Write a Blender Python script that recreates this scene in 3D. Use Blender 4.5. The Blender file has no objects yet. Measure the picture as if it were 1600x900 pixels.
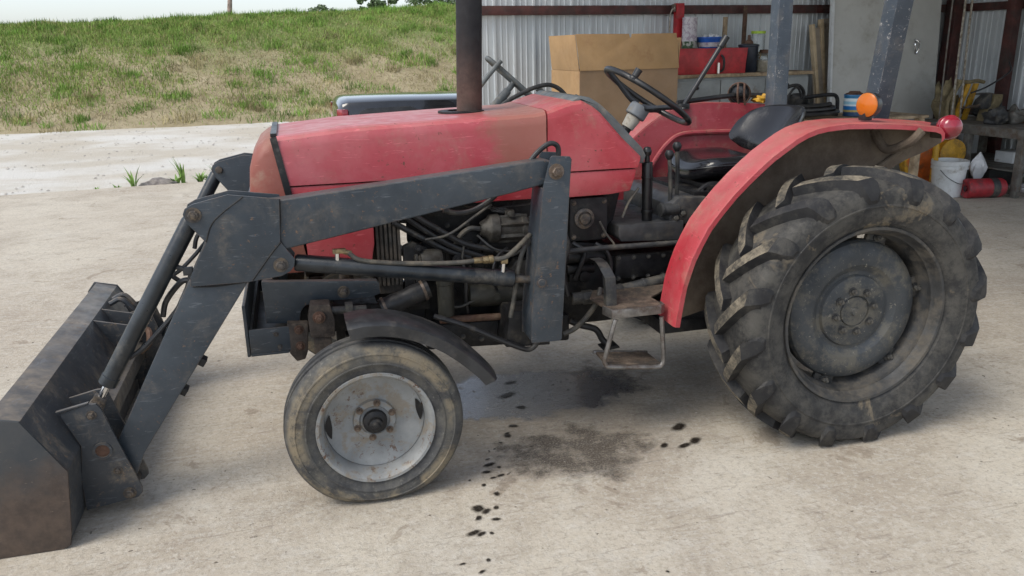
import bpy, bmesh, math, random
import numpy as np
from mathutils import Vector, Matrix, Euler
random.seed(7); RNG = np.random.default_rng(7)
R = math.radians
scene = bpy.context.scene
COL = scene.collection

# ------------------------------------------------------------------ camera
cam_d = bpy.data.cameras.new('camera'); cam = bpy.data.objects.new('camera', cam_d); COL.objects.link(cam)
PITCH, YAW, ROLL = 0.2923, 0.2547, -0.0192
fw = Vector((math.sin(YAW)*math.cos(PITCH), math.cos(YAW)*math.cos(PITCH), -math.sin(PITCH)))
rt = Vector((math.cos(YAW), -math.sin(YAW), 0)); up = rt.cross(fw)
r2 = rt*math.cos(ROLL) + up*math.sin(ROLL); u2 = up*math.cos(ROLL) - rt*math.sin(ROLL)
M = Matrix((r2, u2, -fw)).transposed().to_4x4(); M.translation = Vector((-0.1965, -2.8289, 1.6955))
cam.matrix_world = M
cam_d.sensor_width = 36.0; cam_d.lens = 36.0*1264.8/1600.0
cam_d.clip_start = 0.05; cam_d.clip_end = 2000
scene.camera = cam

# ------------------------------------------------------------------ world and sun (bright hazy overcast)
SUN_EL, SUN_AZ = R(52), R(248)          # azimuth measured from +Y towards +X: sun behind and left of the camera
world = bpy.data.worlds.new('World'); scene.world = world; world.use_nodes = True
wn = world.node_tree; wn.nodes.clear()
sky = wn.nodes.new('ShaderNodeTexSky'); sky.sky_type = 'NISHITA'; sky.sun_disc = False
sky.sun_elevation = SUN_EL; sky.sun_rotation = SUN_AZ
sky.air_density = 1.0; sky.dust_density = 1.5; sky.ozone_density = 2.0; sky.altitude = 100
hs = wn.nodes.new('ShaderNodeHueSaturation'); hs.inputs['Saturation'].default_value = 0.45; hs.inputs['Value'].default_value = 0.97
tint = wn.nodes.new('ShaderNodeMix'); tint.data_type = 'RGBA'; tint.blend_type = 'MULTIPLY'; tint.inputs[0].default_value = 1; tint.inputs[7].default_value = (.945, .97, 1.0, 1)   # overcast haze
bg = wn.nodes.new('ShaderNodeBackground'); bg.inputs['Strength'].default_value = 0.15
wo = wn.nodes.new('ShaderNodeOutputWorld')
wn.links.new(sky.outputs[0], hs.inputs['Color']); wn.links.new(hs.outputs[0], tint.inputs[6]); wn.links.new(tint.outputs[2], bg.inputs[0]); wn.links.new(bg.outputs[0], wo.inputs[0])
sun_d = bpy.data.lights.new('sun', 'SUN'); sun_d.energy = 1.5; sun_d.angle = R(30); sun_d.color = (1.0, 0.93, 0.81)
sun = bpy.data.objects.new('sun', sun_d); COL.objects.link(sun)
sdir = Vector((math.sin(SUN_AZ)*math.cos(SUN_EL), math.cos(SUN_AZ)*math.cos(SUN_EL), math.sin(SUN_EL)))
sun.rotation_euler = sdir.to_track_quat('Z', 'Y').to_euler()
vs = scene.view_settings
vs.view_transform = 'Standard'; vs.look = 'None'; vs.gamma = 1.0; vs.use_curve_mapping = False; vs.exposure = 0.70
scene.render.engine = 'CYCLES'
scene.cycles.max_bounces = 6

# ------------------------------------------------------------------ materials
MATS = {}
class NT:
    def __init__(s, name):
        s.m = bpy.data.materials.new(name); s.m.use_nodes = True; s.t = s.m.node_tree
        s.b = s.t.nodes['Principled BSDF']; s.tc = s.t.nodes.new('ShaderNodeTexCoord'); MATS[name] = s.m
        s.co = s.tc.outputs['Object']
    def n(s, typ, **kw):
        k = s.t.nodes.new(typ)
        for a, v in kw.items(): setattr(k, a, v)
        return k
    def link(s, a, b): s.t.links.new(a, b)
    def noise(s, scale, detail=6, rough=0.6, dist=0.0, co=None, stretch=None):
        k = s.n('ShaderNodeTexNoise'); k.inputs['Scale'].default_value = scale; k.inputs['Detail'].default_value = min(detail, 5)
        k.inputs['Roughness'].default_value = rough; k.inputs['Distortion'].default_value = dist
        c = co or s.co
        if stretch:
            mp = s.n('ShaderNodeMapping'); mp.inputs['Scale'].default_value = stretch; s.link(c, mp.inputs[0]); c = mp.outputs[0]
        s.link(c, k.inputs['Vector']); return k.outputs['Fac']
    def ramp(s, fac, a, b, va=0.0, vb=1.0, smooth=True):
        k = s.n('ShaderNodeMapRange'); k.interpolation_type = 'SMOOTHSTEP' if smooth else 'LINEAR'
        k.inputs['From Min'].default_value = a; k.inputs['From Max'].default_value = b
        k.inputs['To Min'].default_value = va; k.inputs['To Max'].default_value = vb
        s.link(fac, k.inputs['Value']); return k.outputs['Result']
    def mul(s, a, b, op='MULTIPLY'):
        k = s.n('ShaderNodeMath', operation=op); k.use_clamp = op in ('MULTIPLY', 'ADD', 'MAXIMUM') and False
        for i, v in enumerate((a, b)):
            if isinstance(v, (int, float)): k.inputs[i].default_value = v
            else: s.link(v, k.inputs[i])
        return k.outputs[0]
    def mix(s, fac, a, b):
        k = s.n('ShaderNodeMix', data_type='RGBA')
        for i, v in ((0, fac), (6, a), (7, b)):
            if isinstance(v, (int, float)): k.inputs[i].default_value = v
            elif isinstance(v, tuple): k.inputs[i].default_value = (*v[:3], 1)
            else: s.link(v, k.inputs[i])
        return k.outputs[2]
    def set(s, col=None, rough=None, metal=None, spec=None, bump=None, bstr=0.3, bdist=0.01, coat=None):
        for key, v in (('Base Color', col), ('Roughness', rough), ('Metallic', metal), ('Specular IOR Level', spec), ('Coat Weight', coat)):
            if v is None: continue
            if isinstance(v, tuple): s.b.inputs[key].default_value = (*v[:3], 1)
            elif isinstance(v, (int, float)): s.b.inputs[key].default_value = v
            else: s.link(v, s.b.inputs[key])
        if bump is not None:
            k = s.n('ShaderNodeBump'); k.inputs['Strength'].default_value = bstr; k.inputs['Distance'].default_value = bdist
            s.link(bump, k.inputs['Height']); s.link(k.outputs[0], s.b.inputs['Normal'])
        return s.m
    def upmask(s, a=0.5, b=0.95):
        g = s.n('ShaderNodeNewGeometry'); sp = s.n('ShaderNodeSeparateXYZ'); s.link(g.outputs['Normal'], sp.inputs[0])
        return s.ramp(sp.outputs['Z'], a, b)
    def xyz(s):
        sp = s.n('ShaderNodeSeparateXYZ'); s.link(s.co, sp.inputs[0]); return sp.outputs
    def edge(s, radius=0.006, a=0.02, b=0.12):
        bv = s.n('ShaderNodeBevel', samples=2); bv.inputs['Radius'].default_value = radius
        g = s.n('ShaderNodeNewGeometry'); d = s.n('ShaderNodeVectorMath', operation='DOT_PRODUCT')
        s.link(bv.outputs[0], d.inputs[0]); s.link(g.outputs['Normal'], d.inputs[1])
        return s.ramp(s.mul(1.0, d.outputs['Value'], 'SUBTRACT'), a, b)

def plain(name, col, rough=0.6, metal=0.0, var=0.25, dirt=None, damt=0.0, scale=9.0, bump=0.0, spec=None, coat=None):
    """colour with mottled variation, optional dirt film"""
    t = NT(name)
    c2 = tuple(min(1, x*(1+var)+0.01*var) for x in col); c1 = tuple(x*(1-var) for x in col)
    c = t.mix(t.ramp(t.noise(scale, 8), .3, .7), c1, c2)
    r = t.ramp(t.noise(scale*2.3, 6), .3, .7, rough*0.8, min(1, rough*1.2))
    if dirt:
        d = t.mul(t.ramp(t.noise(scale*0.8, 12, .72), .62-damt*.5, .82-damt*.35), t.ramp(t.noise(scale*6, 5), .25, .6, .45, 1.0))
        c = t.mix(d, c, dirt); r = t.mul(r, t.mul(d, .3), 'ADD')
    return t.set(c, r, metal, spec, t.noise(scale*14, 6) if bump else None, bump, 0.004, coat)

DUST = (0.30, 0.24, 0.17)
plain('cylinder_black', (0.012, 0.0155, 0.019), .34, 0, .35, (0.085, 0.078, 0.066), .22, 12, .12)
def paint(name, base, fade, rough, chip=None, dust=0.4, edge=True, chipcut=.68, brown=None, rustlow=False):
    t = NT(name)
    c = t.mix(t.ramp(t.noise(2.2, 6), .35, .7), base, fade)
    c = t.mix(t.mul(t.ramp(t.noise(26, 8, .7), .5, .75), .22), c, tuple(x*.55 for x in base))
    d = t.mul(t.ramp(t.noise(5, 12, .75, .4), .50, .70), dust)
    d = t.mul(d, t.ramp(t.noise(70, 3), .3, .65, .5, 1), 'MULTIPLY')
    c = t.mix(d, c, DUST)
    up = t.mul(t.upmask(.35, 1.0), t.ramp(t.noise(11, 8, .7), .3, .75, .10, dust*.9))
    c = t.mix(up, c, tuple(x*1.15 for x in DUST))
    c = t.mix(t.mul(t.ramp(t.noise(3.5, 8, .7, .5), .46, .64), .16), c, tuple(min(1, x*1.05+.05) for x in fade))
    # scuffs: thin stretched scratches
    sc = t.ramp(t.noise(10, 4, .6, 1.6, stretch=(1, 1, 7)), .62, .67)
    c = t.mix(t.mul(sc, .35), c, tuple(min(1, x*1.6+.12) for x in base))
    rr = t.ramp(t.noise(15, 6), .3, .7, rough*.8, rough*1.25)
    if brown: 
        X, Y, Z = t.xyz()
        m = t.mul(t.ramp(X, brown[0], brown[1]), t.ramp(X, brown[2], brown[3], 1, 0))
        m = t.ramp(t.mul(m, t.ramp(t.noise(6, 8, .7), .2, .75, -.25, .35), 'ADD'), .32, .85)
        c = t.mix(t.mul(m, .66), c, (0.27, 0.135, 0.088))
    if chip:
        k = t.ramp(t.noise(38, 10, .8), chipcut, chipcut+.03)
        big = t.ramp(t.noise(3.1, 5), .42, .56)
        k = t.mul(k, big)
        if edge:
            e = t.mul(t.edge(), t.ramp(t.noise(16, 6, .7), .46, .6)); k = t.mul(k, e, 'MAXIMUM')
        c = t.mix(k, c, t.mix(t.noise(60, 3), chip, tuple(x*.45 for x in chip)))
        rr = t.mul(rr, t.mul(k, .3), 'ADD')
    return t.set(c, rr, 0, .45, t.noise(90, 6, .7), .10, .003)

paint('red', (0.37, 0.026, 0.038), (0.44, 0.085, 0.095), .40, (0.15, .075, .05), .40, edge=True, chipcut=.625)
paint('red_inner', (0.25, 0.018, 0.028), (0.34, 0.055, 0.066), .45, (0.13, .07, .05), .55, edge=False, chipcut=.60)
paint('red_hood', (0.44, 0.066, 0.082), (0.50, 0.150, 0.160), .38, (0.20, .10, .07), .26, edge=True, chipcut=.635, brown=(.46, .76, .846, .8465))
paint('red_nose', (0.235, 0.062, 0.045), (0.25, 0.092, 0.066), .52, (0.2, .1, .06), .45, edge=False, chipcut=.74)
paint('slate', (0.025, 0.033, 0.042), (0.046, 0.058, 0.071), .40, (0.19, .125, .085), .20, chipcut=.61)
paint('slate_rops', (0.032, 0.042, 0.056), (0.058, 0.073, 0.092), .45, (0.42, .40, .38), .25, chipcut=.60)
paint('slate_bucket', (0.026, 0.031, 0.038), (0.052, 0.057, 0.063), .44, (0.24, .18, .13), .48, chipcut=.585)
def bucket_side():
    t = NT('bucket_end'); X, Y, Z = t.xyz()
    m = t.ramp(t.mul(Z, t.mul(t.noise(5, 8, .7), .34), 'SUBTRACT'), .02, .20, 1, 0)
    c = t.mix(t.ramp(t.noise(8, 8), .3, .7), (.045, .05, .055), (.065, .066, .066))
    rst = t.mix(t.ramp(t.noise(14, 10, .75), .3, .7), (.062, .046, .038), (.115, .082, .062))
    c = t.mix(t.mul(m, .9), c, rst)
    sc = t.ramp(t.noise(9, 5, .6, 1.5, stretch=(3, 1, 12)), .66, .7)
    c = t.mix(t.mul(sc, .45), c, (.24, .19, .15))
    c = t.mix(t.mul(t.ramp(t.noise(40, 9, .75), .66, .7), t.edge(.01)), c, (.3, .22, .15))
    t.set(c, t.ramp(t.noise(12, 6), .3, .7, .42, .68), .1, .4, t.noise(60, 8, .7), .2, .004)
bucket_side()
plain('black_iron', (0.009, 0.009, 0.010), .52, 0, .4, (0.06, 0.052, 0.042), .20, 13, .35, spec=.35)
plain('olive_filter', (0.026, 0.025, 0.019), .5, 0, .3, (0.06, 0.055, 0.04), .3, 14, .3)
plain('pump_alloy', (0.055, 0.052, 0.046), .5, .3, .4, (0.03, 0.026, 0.02), .4, 18, .5)
plain('engine_iron', (0.007, 0.007, 0.008), .42, 0, .5, (0.05, 0.045, 0.036), .22, 17, .5, spec=.3)
plain('dusty_iron', (0.032, 0.033, 0.034), .55, .1, .4, (0.125, 0.112, 0.09), .36, 12, .5)
plain('rusty_iron', (0.095, 0.050, 0.032), .75, .1, .4, (0.20, 0.14, 0.09), .3, 14, .5)
plain('brown_iron', (0.045, 0.034, 0.027), .68, .1, .45, (0.13, 0.10, 0.075), .36, 15, .5)
plain('bolt_steel', (0.15, 0.12, 0.10), .5, .6, .4, (0.17, 0.12, 0.08), .4, 30, .3)
plain('dull_bolt', (0.060, 0.055, 0.052), .55, .3, .4, (0.17, 0.13, 0.09), .4, 30, .3)
plain('chrome', (0.72, 0.72, 0.72), .16, 1.0, .06)
plain('brass', (0.26, 0.20, 0.11), .45, .8, .35, (0.12, .09, .06), .4, 40)
plain('hose_rubber', (0.013, 0.013, 0.014), .46, 0, .3, (0.07, 0.063, 0.052), .22, 18, .25)
plain('old_hose', (0.050, 0.047, 0.040), .55, 0, .3, (0.14, 0.12, 0.09), .36, 18, .25)
plain('black_plastic', (0.013, 0.013, 0.014), .36, 0, .3, (0.12, 0.11, 0.1), .12, 10, .1)
plain('fender_plastic', (0.022, 0.023, 0.025), .40, 0, .3, (0.10, 0.088, 0.075), .22, 11, .15)
plain('grey_trim', (0.10, 0.11, 0.112), .55, 0, .25, (0.22, .19, .15), .28, 12, .15)
plain('grey_hub', (0.17, 0.185, 0.20), .5, 0, .18, (0.25, .22, .17), .2, 14)
plain('column_cream', (0.36, 0.34, 0.29), .6, 0, .15, (0.2, .16, .12), .3, 14)
plain('grey_cover', (0.055, 0.056, 0.058), .42, .1, .3, (0.12, .105, .085), .3, 12, .3)
plain('vinyl', (0.011, 0.011, 0.013), .17, 0, .2, (0.09, 0.085, 0.08), .05, 6, .05)
plain('radiator', (0.040, 0.036, 0.032), .8, 0, .4, (0.12, 0.10, 0.08), .4, 16, .5)
plain('rim_black', (0.032, 0.033, 0.034), .52, .1, .35, (0.105, 0.092, 0.074), .45, 10, .3)
plain('step_tread', (0.12, 0.088, 0.062), .85, 0, .45, (0.045, 0.038, 0.033), .45, 22, .8)
plain('step_steel', (0.21, 0.20, 0.19), .40, .75, .3, (0.12, .09, .07), .42, 18, .25)
def exhaust():
    t = NT('exhaust_iron'); X, Y, Z = t.xyz()
    f = t.ramp(t.mul(Z, t.mul(t.noise(4, 8, .7), .45), 'ADD'), 1.65, 2.05)
    c = t.mix(f, t.mix(t.ramp(t.noise(9, 10, .7), .35, .65), (.060, .036, .028), (.112, .068, .054)), (.018, .017, .019))
    f2 = t.ramp(t.mul(Z, t.mul(t.noise(7, 8), .2), 'ADD'), 1.46, 1.56, 1, 0)
    c = t.mix(t.mul(f2, .7), c, (.06, .05, .045))
    t.set(c, t.ramp(t.noise(20, 6), .3, .7, .5, .75), .25, .4, t.noise(70, 8, .7), .25, .003)
exhaust()
def rubber(name, dusty, scale):
    t = NT(name)
    c = t.mix(t.ramp(t.noise(20, 8), .3, .7), (.016, .016, .017), (.030, .030, .030))
    d1 = t.ramp(t.noise(scale, 9, .68, .6), .55-dusty*.25, .66)
    d1 = t.mul(d1, t.ramp(t.noise(55, 6, .7), .25, .6, .35, 1))
    c = t.mix(t.mul(d1, .72), c, (.205, .162, .105))
    film = t.ramp(t.noise(9, 10, .75), .38, .64, .04, .58)
    c = t.mix(film, c, (.105, .098, .084))
    c = t.mix(t.mul(t.ramp(t.noise(60, 8, .8), .66, .72), .5), c, (.26, .24, .21))
    return t.set(c, t.ramp(t.noise(24, 6), .3, .7, .58, .85), 0, .35, t.noise(120, 8, .7), .35, .003)
rubber('rubber_rear', -.15, 4.0)
def front_rubber():
    t = NT('rubber_front'); X, Y, Z = t.xyz(); zz = t.mul(Z, .312, 'SUBTRACT')
    r = t.mul(t.mul(t.mul(X, X), t.mul(zz, zz), 'ADD'), .5, 'POWER')
    c = t.mix(t.ramp(t.noise(18, 8), .35, .65), (.030, .031, .034), (.055, .056, .058))
    band = t.mul(t.ramp(r, .262, .285), t.ramp(r, .318, .336, 1, 0))
    mud = t.mul(t.ramp(t.noise(4.5, 8, .65, .5), .40, .56), band)
    mud = t.mul(mud, t.ramp(t.noise(40, 8, .75), .36, .52, .35, 1))
    c = t.mix(t.mul(mud, .88), c, (.235, .19, .125))
    film = t.ramp(t.noise(8, 8, .75), .40, .66, .05, .5); c = t.mix(film, c, (.15, .14, .115))
    c = t.mix(t.mul(t.ramp(t.noise(70, 8, .8), .58, .66), .45), c, (.22, .21, .185))
    t.set(c, t.ramp(t.noise(24, 6), .3, .7, .58, .85), 0, .35, t.noise(120, 8, .7), .35, .003)
front_rubber()
def lug_rubber():
    t = NT('rubber_lug')
    c = t.mix(t.ramp(t.noise(20, 8), .3, .7), (.013, .013, .015), (.024, .024, .025))
    film = t.ramp(t.noise(9, 10, .75), .46, .70, .01, .40); c = t.mix(film, c, (.12, .11, .092))
    t.set(c, .66, 0, .35, t.noise(90, 8, .7), .4, .003)
lug_rubber()
plain('lug_mud', (.23, .195, .14), .9, 0, .35, (.035, .033, .030), .62, 11, .6)
def grey_rim():
    t = NT('grey_rim')
    c = t.mix(t.ramp(t.noise(7, 8), .3, .7), (.19, .198, .20), (.29, .298, .295))
    c = t.mix(t.mul(t.ramp(t.noise(9, 12, .78), .48, .60), .70), c, (.225, .185, .135))
    c = t.mix(t.mul(t.ramp(t.noise(5, 6), .45, .55), t.ramp(t.noise(34, 10, .8), .54, .60)), c, (.11, .065, .042))
    t.set(c, t.ramp(t.noise(12, 6), .3, .7, .5, .75), .15, .4, t.noise(80, 8), .2, .003)
grey_rim()
def rear_disc():
    t = NT('rear_disc')
    c = t.mix(t.ramp(t.noise(4, 8), .3, .7), (.030, .034, .038), (.056, .061, .065))
    c = t.mix(t.mul(t.ramp(t.noise(7, 12, .78), .47, .62), .55), c, (.145, .13, .10))
    c = t.mix(t.ramp(t.noise(50, 9, .8), .61, .65), c, (.21, .195, .16))
    t.set(c, t.ramp(t.noise(12, 6), .3, .7, .42, .7), .1, .45, t.noise(80, 8), .2, .003)
rear_disc()
def fender_under():
    t = NT('fender_underside')
    c = t.mix(t.ramp(t.noise(5, 10, .7), .3, .7), (.085, .062, .046), (.17, .135, .10))
    c = t.mix(t.mul(t.ramp(t.noise(7, 10, .75), .62, .74), .8), c, (.24, .05, .05))
    t.set(c, .88, 0, .25, t.noise(50, 10, .8), .6, .006)
fender_under()

def concrete():
    t = NT('concrete'); X, Y, Z = t.xyz()
    c = t.mix(t.ramp(t.noise(.5, 8, .65), .36, .64), (.43, .372, .298), (.53, .478, .392))
    c = t.mix(t.mul(t.ramp(t.noise(1.5, 8, .72, .6), .46, .62), .42), c, (.32, .268, .21))
    c = t.mix(t.mul(t.ramp(t.noise(1.1, 8, .75, .4), .52, .66), .50), c, (.57, .525, .445))
    c = t.mix(t.mul(t.ramp(t.noise(5.5, 8, .78, .5), .50, .62), .28), c, (.30, .255, .20))
    c = t.mix(t.mul(t.ramp(t.noise(7, 8, .78, .5, stretch=(.5, 1.5, 1)), .53, .64), .38), c, (.56, .53, .47))
    c = t.mix(t.mul(t.ramp(t.noise(36, 9, .82), .50, .60), .42), c, (.60, .57, .51))
    c = t.mix(t.mul(t.ramp(t.noise(42, 9, .82), .51, .60), .36), c, (.21, .178, .145))
    c = t.mix(t.mul(t.ramp(t.noise(16, 8, .75, .8, stretch=(.35, 2.4, 1)), .57, .65), .40), c, (.19, .155, .125))
    c = t.mix(t.mul(t.ramp(t.noise(3.2, 8, .7, .7), .615, .66), .45), c, (.205, .155, .11))
    c = t.mix(t.mul(t.ramp(t.noise(24, 4, .6, .3), .68, .71), .8), c, (.085, .068, .052))
    def ell(cx, cy, rx, ry, ang, w, nz, nsc=5.0):
        a, b = math.cos(ang), math.sin(ang)
        dx = t.mul(X, cx, 'SUBTRACT'); dy = t.mul(Y, cy, 'SUBTRACT')
        p = t.mul(t.mul(t.mul(dx, a), t.mul(dy, b), 'ADD'), 1/rx); q = t.mul(t.mul(t.mul(dy, a), t.mul(dx, b), 'SUBTRACT'), 1/ry)
        d = t.mul(t.mul(t.mul(p, p), t.mul(q, q), 'ADD'), .5, 'POWER')
        d = t.mul(d, t.mul(t.mul(t.noise(nsc, 10, .72), .5, 'SUBTRACT'), nz), 'ADD')
        return t.ramp(d, 1.0, 1.0-w, 0, 1)
    spk = t.mul(t.ramp(t.noise(110, 8, .8), .36, .54, .62, 1), t.ramp(t.noise(9, 8, .75), .34, .54, .62, 1))
    s1 = t.mul(ell(1.10, .82, .46, .32, .0, .5, 1.6), spk); s2 = t.mul(ell(.87, .18, .46, .32, .1, .55, 1.7), spk)
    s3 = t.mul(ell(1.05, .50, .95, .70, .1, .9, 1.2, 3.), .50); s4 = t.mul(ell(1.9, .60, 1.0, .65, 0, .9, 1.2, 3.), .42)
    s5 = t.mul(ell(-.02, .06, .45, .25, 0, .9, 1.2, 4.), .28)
    wet = t.mul(ell(.82, .82, .54, .31, -.05, .22, 1.2), t.ramp(t.noise(26, 6, .7), .30, .42))
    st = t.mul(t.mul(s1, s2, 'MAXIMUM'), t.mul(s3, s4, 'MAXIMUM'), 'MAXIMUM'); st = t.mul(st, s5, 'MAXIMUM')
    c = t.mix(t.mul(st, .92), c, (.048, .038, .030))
    c = t.mix(t.mul(wet, .80), c, (.090, .088, .092))
    r = t.mul(.93, t.mul(wet, .78), 'SUBTRACT')
    h = t.mul(t.noise(60, 9, .78), t.mul(t.noise(8, 8, .7), 1.2), 'ADD')
    bs = t.ramp(wet, 0, .8, 1.0, .62)
    t.set(c, r, 0, t.ramp(wet, 0, 1, .35, .8)); t.link(t.mul(wet, .9), t.b.inputs['Coat Weight']); t.b.inputs['Coat Roughness'].default_value = .16
    k = t.n('ShaderNodeBump'); k.inputs['Distance'].default_value = .008; t.link(t.mul(bs, .7), k.inputs['Strength'])
    t.link(h, k.inputs['Height']); t.link(k.outputs[0], t.b.inputs['Normal'])
concrete()
def oil():
    t = NT('oil_drop'); a = t.n('ShaderNodeAttribute'); a.attribute_name = 'col'
    t.set((.020, .015, .011), .34, 0, .45, t.noise(60, 4), .2, .003)
    f = t.mul(a.outputs['Fac'], t.ramp(t.noise(90, 6, .75), .30, .55, .55, 1.0)); t.link(f, t.b.inputs['Alpha'])
oil()
def dirt():
    t = NT('dirt_road')
    c = t.mix(t.ramp(t.noise(.35, 8, .6), .4, .6), (.50, .455, .38), (.62, .60, .555))
    c = t.mix(t.mul(t.ramp(t.noise(1.1, 8, .7, .6, stretch=(.3, 1.2, 1)), .5, .72), .5), c, (.47, .40, .305))
    c = t.mix(t.mul(t.ramp(t.noise(30, 9, .8), .5, .7), .45), c, (.68, .65, .59))
    c = t.mix(t.mul(t.ramp(t.noise(22, 9, .8), .58, .72), .5), c, (.27, .22, .165))
    t.set(c, .95, 0, .2, t.noise(14, 12, .8), .8, .03)
dirt()
def bank():
    t = NT('bank_soil'); X, Y, Z = t.xyz()
    c = t.mix(t.ramp(t.noise(.8, 10, .7), .3, .7), (.30, .25, .15), (.42, .355, .235))
    c = t.mix(t.mul(t.ramp(t.noise(7, 10, .8), .5, .65), .6), c, (.20, .16, .09))
    g = t.ramp(t.mul(Z, t.mul(t.noise(.6, 8), 1.8), 'ADD'), 2.0, 3.2)
    c = t.mix(g, c, (.17, .22, .07))
    t.set(c, .95, 0, .2, t.noise(9, 12, .8), .9, .05)
bank()
def blades():
    t = NT('grass_blades'); a = t.n('ShaderNodeAttribute'); a.attribute_name = 'col'
    t.set(a.outputs['Color'], .7, 0, .25)
    tr = t.b.inputs.get('Transmission Weight')
blades()
def metal_sheet():
    t = NT('corrugated')
    c = t.mix(t.ramp(t.noise(1.5, 6), .3, .7), (.52, .555, .57), (.64, .67, .68))
    c = t.mix(t.mul(t.ramp(t.noise(9, 8, .7, stretch=(6, 6, .35)), .5, .72), .35), c, (.78, .80, .80))
    c = t.mix(t.mul(t.ramp(t.noise(12, 8, .75, stretch=(5, 5, .5)), .6, .74), .35), c, (.22, .16, .12))
    t.set(c, t.ramp(t.noise(6, 6), .3, .7, .38, .6), .2, .4)
metal_sheet()
plain('red_oxide', (.072, .022, .018), .62, 0, .35, (.05, .042, .038), .4, 6, .2)
plain('red_steel', (.40, .016, .022), .42, 0, .25, (.18, .05, .04), .2, 10, .1)
plain('roof_sheet', (.34, .35, .35), .55, .3, .2)
plain('cardboard', (.36, .225, .108), .85, 0, .10, (.29, .17, .085), .2, 4, .1)
plain('cardboard_shaded', (.25, .165, .098), .88, 0, .10, (.26, .17, .10), .2, 4, .1)  # darker cardboard copy: shade on the box front below the flaps, as colour
plain('cabinet_grey', (.27, .285, .28), .5, .1, .12, (.2, .17, .14), .2, 6)
plain('bench_wood', (.36, .27, .17), .7, 0, .3, (.12, .08, .05), .35, 10, .2)
plain('lumber', (.50, .39, .25), .75, 0, .2, (.32, .22, .13), .25, 5, .1)
plain('grey_board', (.36, .31, .25), .8, 0, .2, (.2, .16, .12), .25, 5, .1)
plain('panel_white', (.50, .50, .47), .6, 0, .06, (.36, .34, .3), .22, 3)
plain('white_plastic', (.66, .68, .68), .45, 0, .08, (.3, .27, .22), .2, 8)
plain('white_bag', (.72, .73, .74), .35, 0, .08)
plain('blue_plastic', (.015, .10, .42), .4, 0, .2)
plain('white_paper', (.62, .60, .60), .6, 0, .12, (.30, .22, .28), .4, 22)
plain('dark_plastic', (.02, .021, .024), .4, 0, .3, (.1, .09, .08), .15, 10)
plain('navy_can', (.016, .022, .036), .38, .2, .3, (.1, .09, .08), .15, 10)
plain('beige_fill', (.46, .38, .25), .7, 0, .2, (.3, .22, .12), .25, 12)
plain('lime', (.42, .62, .05), .4, 0, .1)
plain('yellow_paint', (.55, .30, .02), .5, 0, .25, (.16, .10, .05), .35, 10, .2)
plain('orange_paint', (.55, .12, .015), .5, 0, .25, (.16, .10, .05), .3, 10, .2)
plain('bench_steel', (.16, .155, .14), .6, .4, .3, (.14, .10, .07), .4, 10, .2)
plain('khaki', (.20, .16, .085), .75, 0, .35, (.10, .08, .05), .3, 9, .2)
plain('red_can', (.34, .02, .028), .45, 0, .3, (.10, .05, .05), .35, 10, .2)
plain('rope', (.42, .39, .33), .8, 0, .3, (.13, .1, .07), .5, 30, .2)
plain('rock', (.42, .39, .35), .9, 0, .35, (.4, .36, .31), .3, 9, .8)
plain('plant_green', (.20, .34, .075), .55, 0, .3, (.3, .33, .10), .2, 14)
plain('stone_grey', (.20, .178, .165), .9, 0, .4, (.33, .30, .26), .3, 14, .8)
plain('leaf_green_hazed', (.125, .18, .085), .65, 0, .4)  # leaf colour lightened to paint in distance haze
plain('leaf_pale', (.16, .205, .12), .65, 0, .4)
plain('bark', (.16, .13, .105), .9, 0, .3, (.07, .055, .045), .4, 12, .6)
plain('dead_wood', (.30, .22, .19), .85, 0, .3, (.1, .08, .07), .35, 8, .5)
plain('gloss_black', (.010, .011, .014), .12, 0, .2, coat=.6)
plain('red_lens', (.22, .010, .022), .12, 0, .3, coat=.5)
def glassy(name, col, rough, trans, ior=1.45):
    t = NT(name); t.set(col, rough, 0, .5); t.b.inputs['Transmission Weight'].default_value = trans; t.b.inputs['IOR'].default_value = ior
glassy('amber_lens', (.95, .27, .02), .22, .55); glassy('red_glass', (.75, .03, .06), .14, .55)
glassy('clear_glass', (.9, .93, .92), .05, .9)
def spray_can():
    t = NT('spray_can_print'); X, Y, Z = t.xyz()
    cr = t.n('ShaderNodeValToRGB'); cr.color_ramp.interpolation = 'CONSTANT'
    e = cr.color_ramp.elements; e[0].position = 0; e[0].color = (.02, .06, .14, 1); e[1].position = .22; e[1].color = (.45, .34, .10, 1)
    for p, c in ((.32, (.02, .16, .42, 1)), (.50, (.62, .70, .72, 1)), (.58, (.30, .52, .62, 1)), (.72, (.66, .72, .72, 1)), (.86, (.02, .15, .30, 1))):
        q = e.new(p); q.color = c
    t.link(t.mul(Z, 1/.21), cr.inputs[0]); t.set(cr.outputs[0], .3, .1)
spray_can()
def can_label():
    t = NT('can_label_print'); X, Y, Z = t.xyz()
    c = t.mix(t.ramp(t.noise(32, 5), .48, .56), (.62, .60, .62), (.42, .36, .42))
    c = t.mix(t.ramp(Z, .075, .08, 1, 0), c, t.mix(t.ramp(t.noise(18, 4), .45, .55), (.05, .10, .05), (.45, .46, .40)))
    t.set(c, .45, 0)
can_label()

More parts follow.
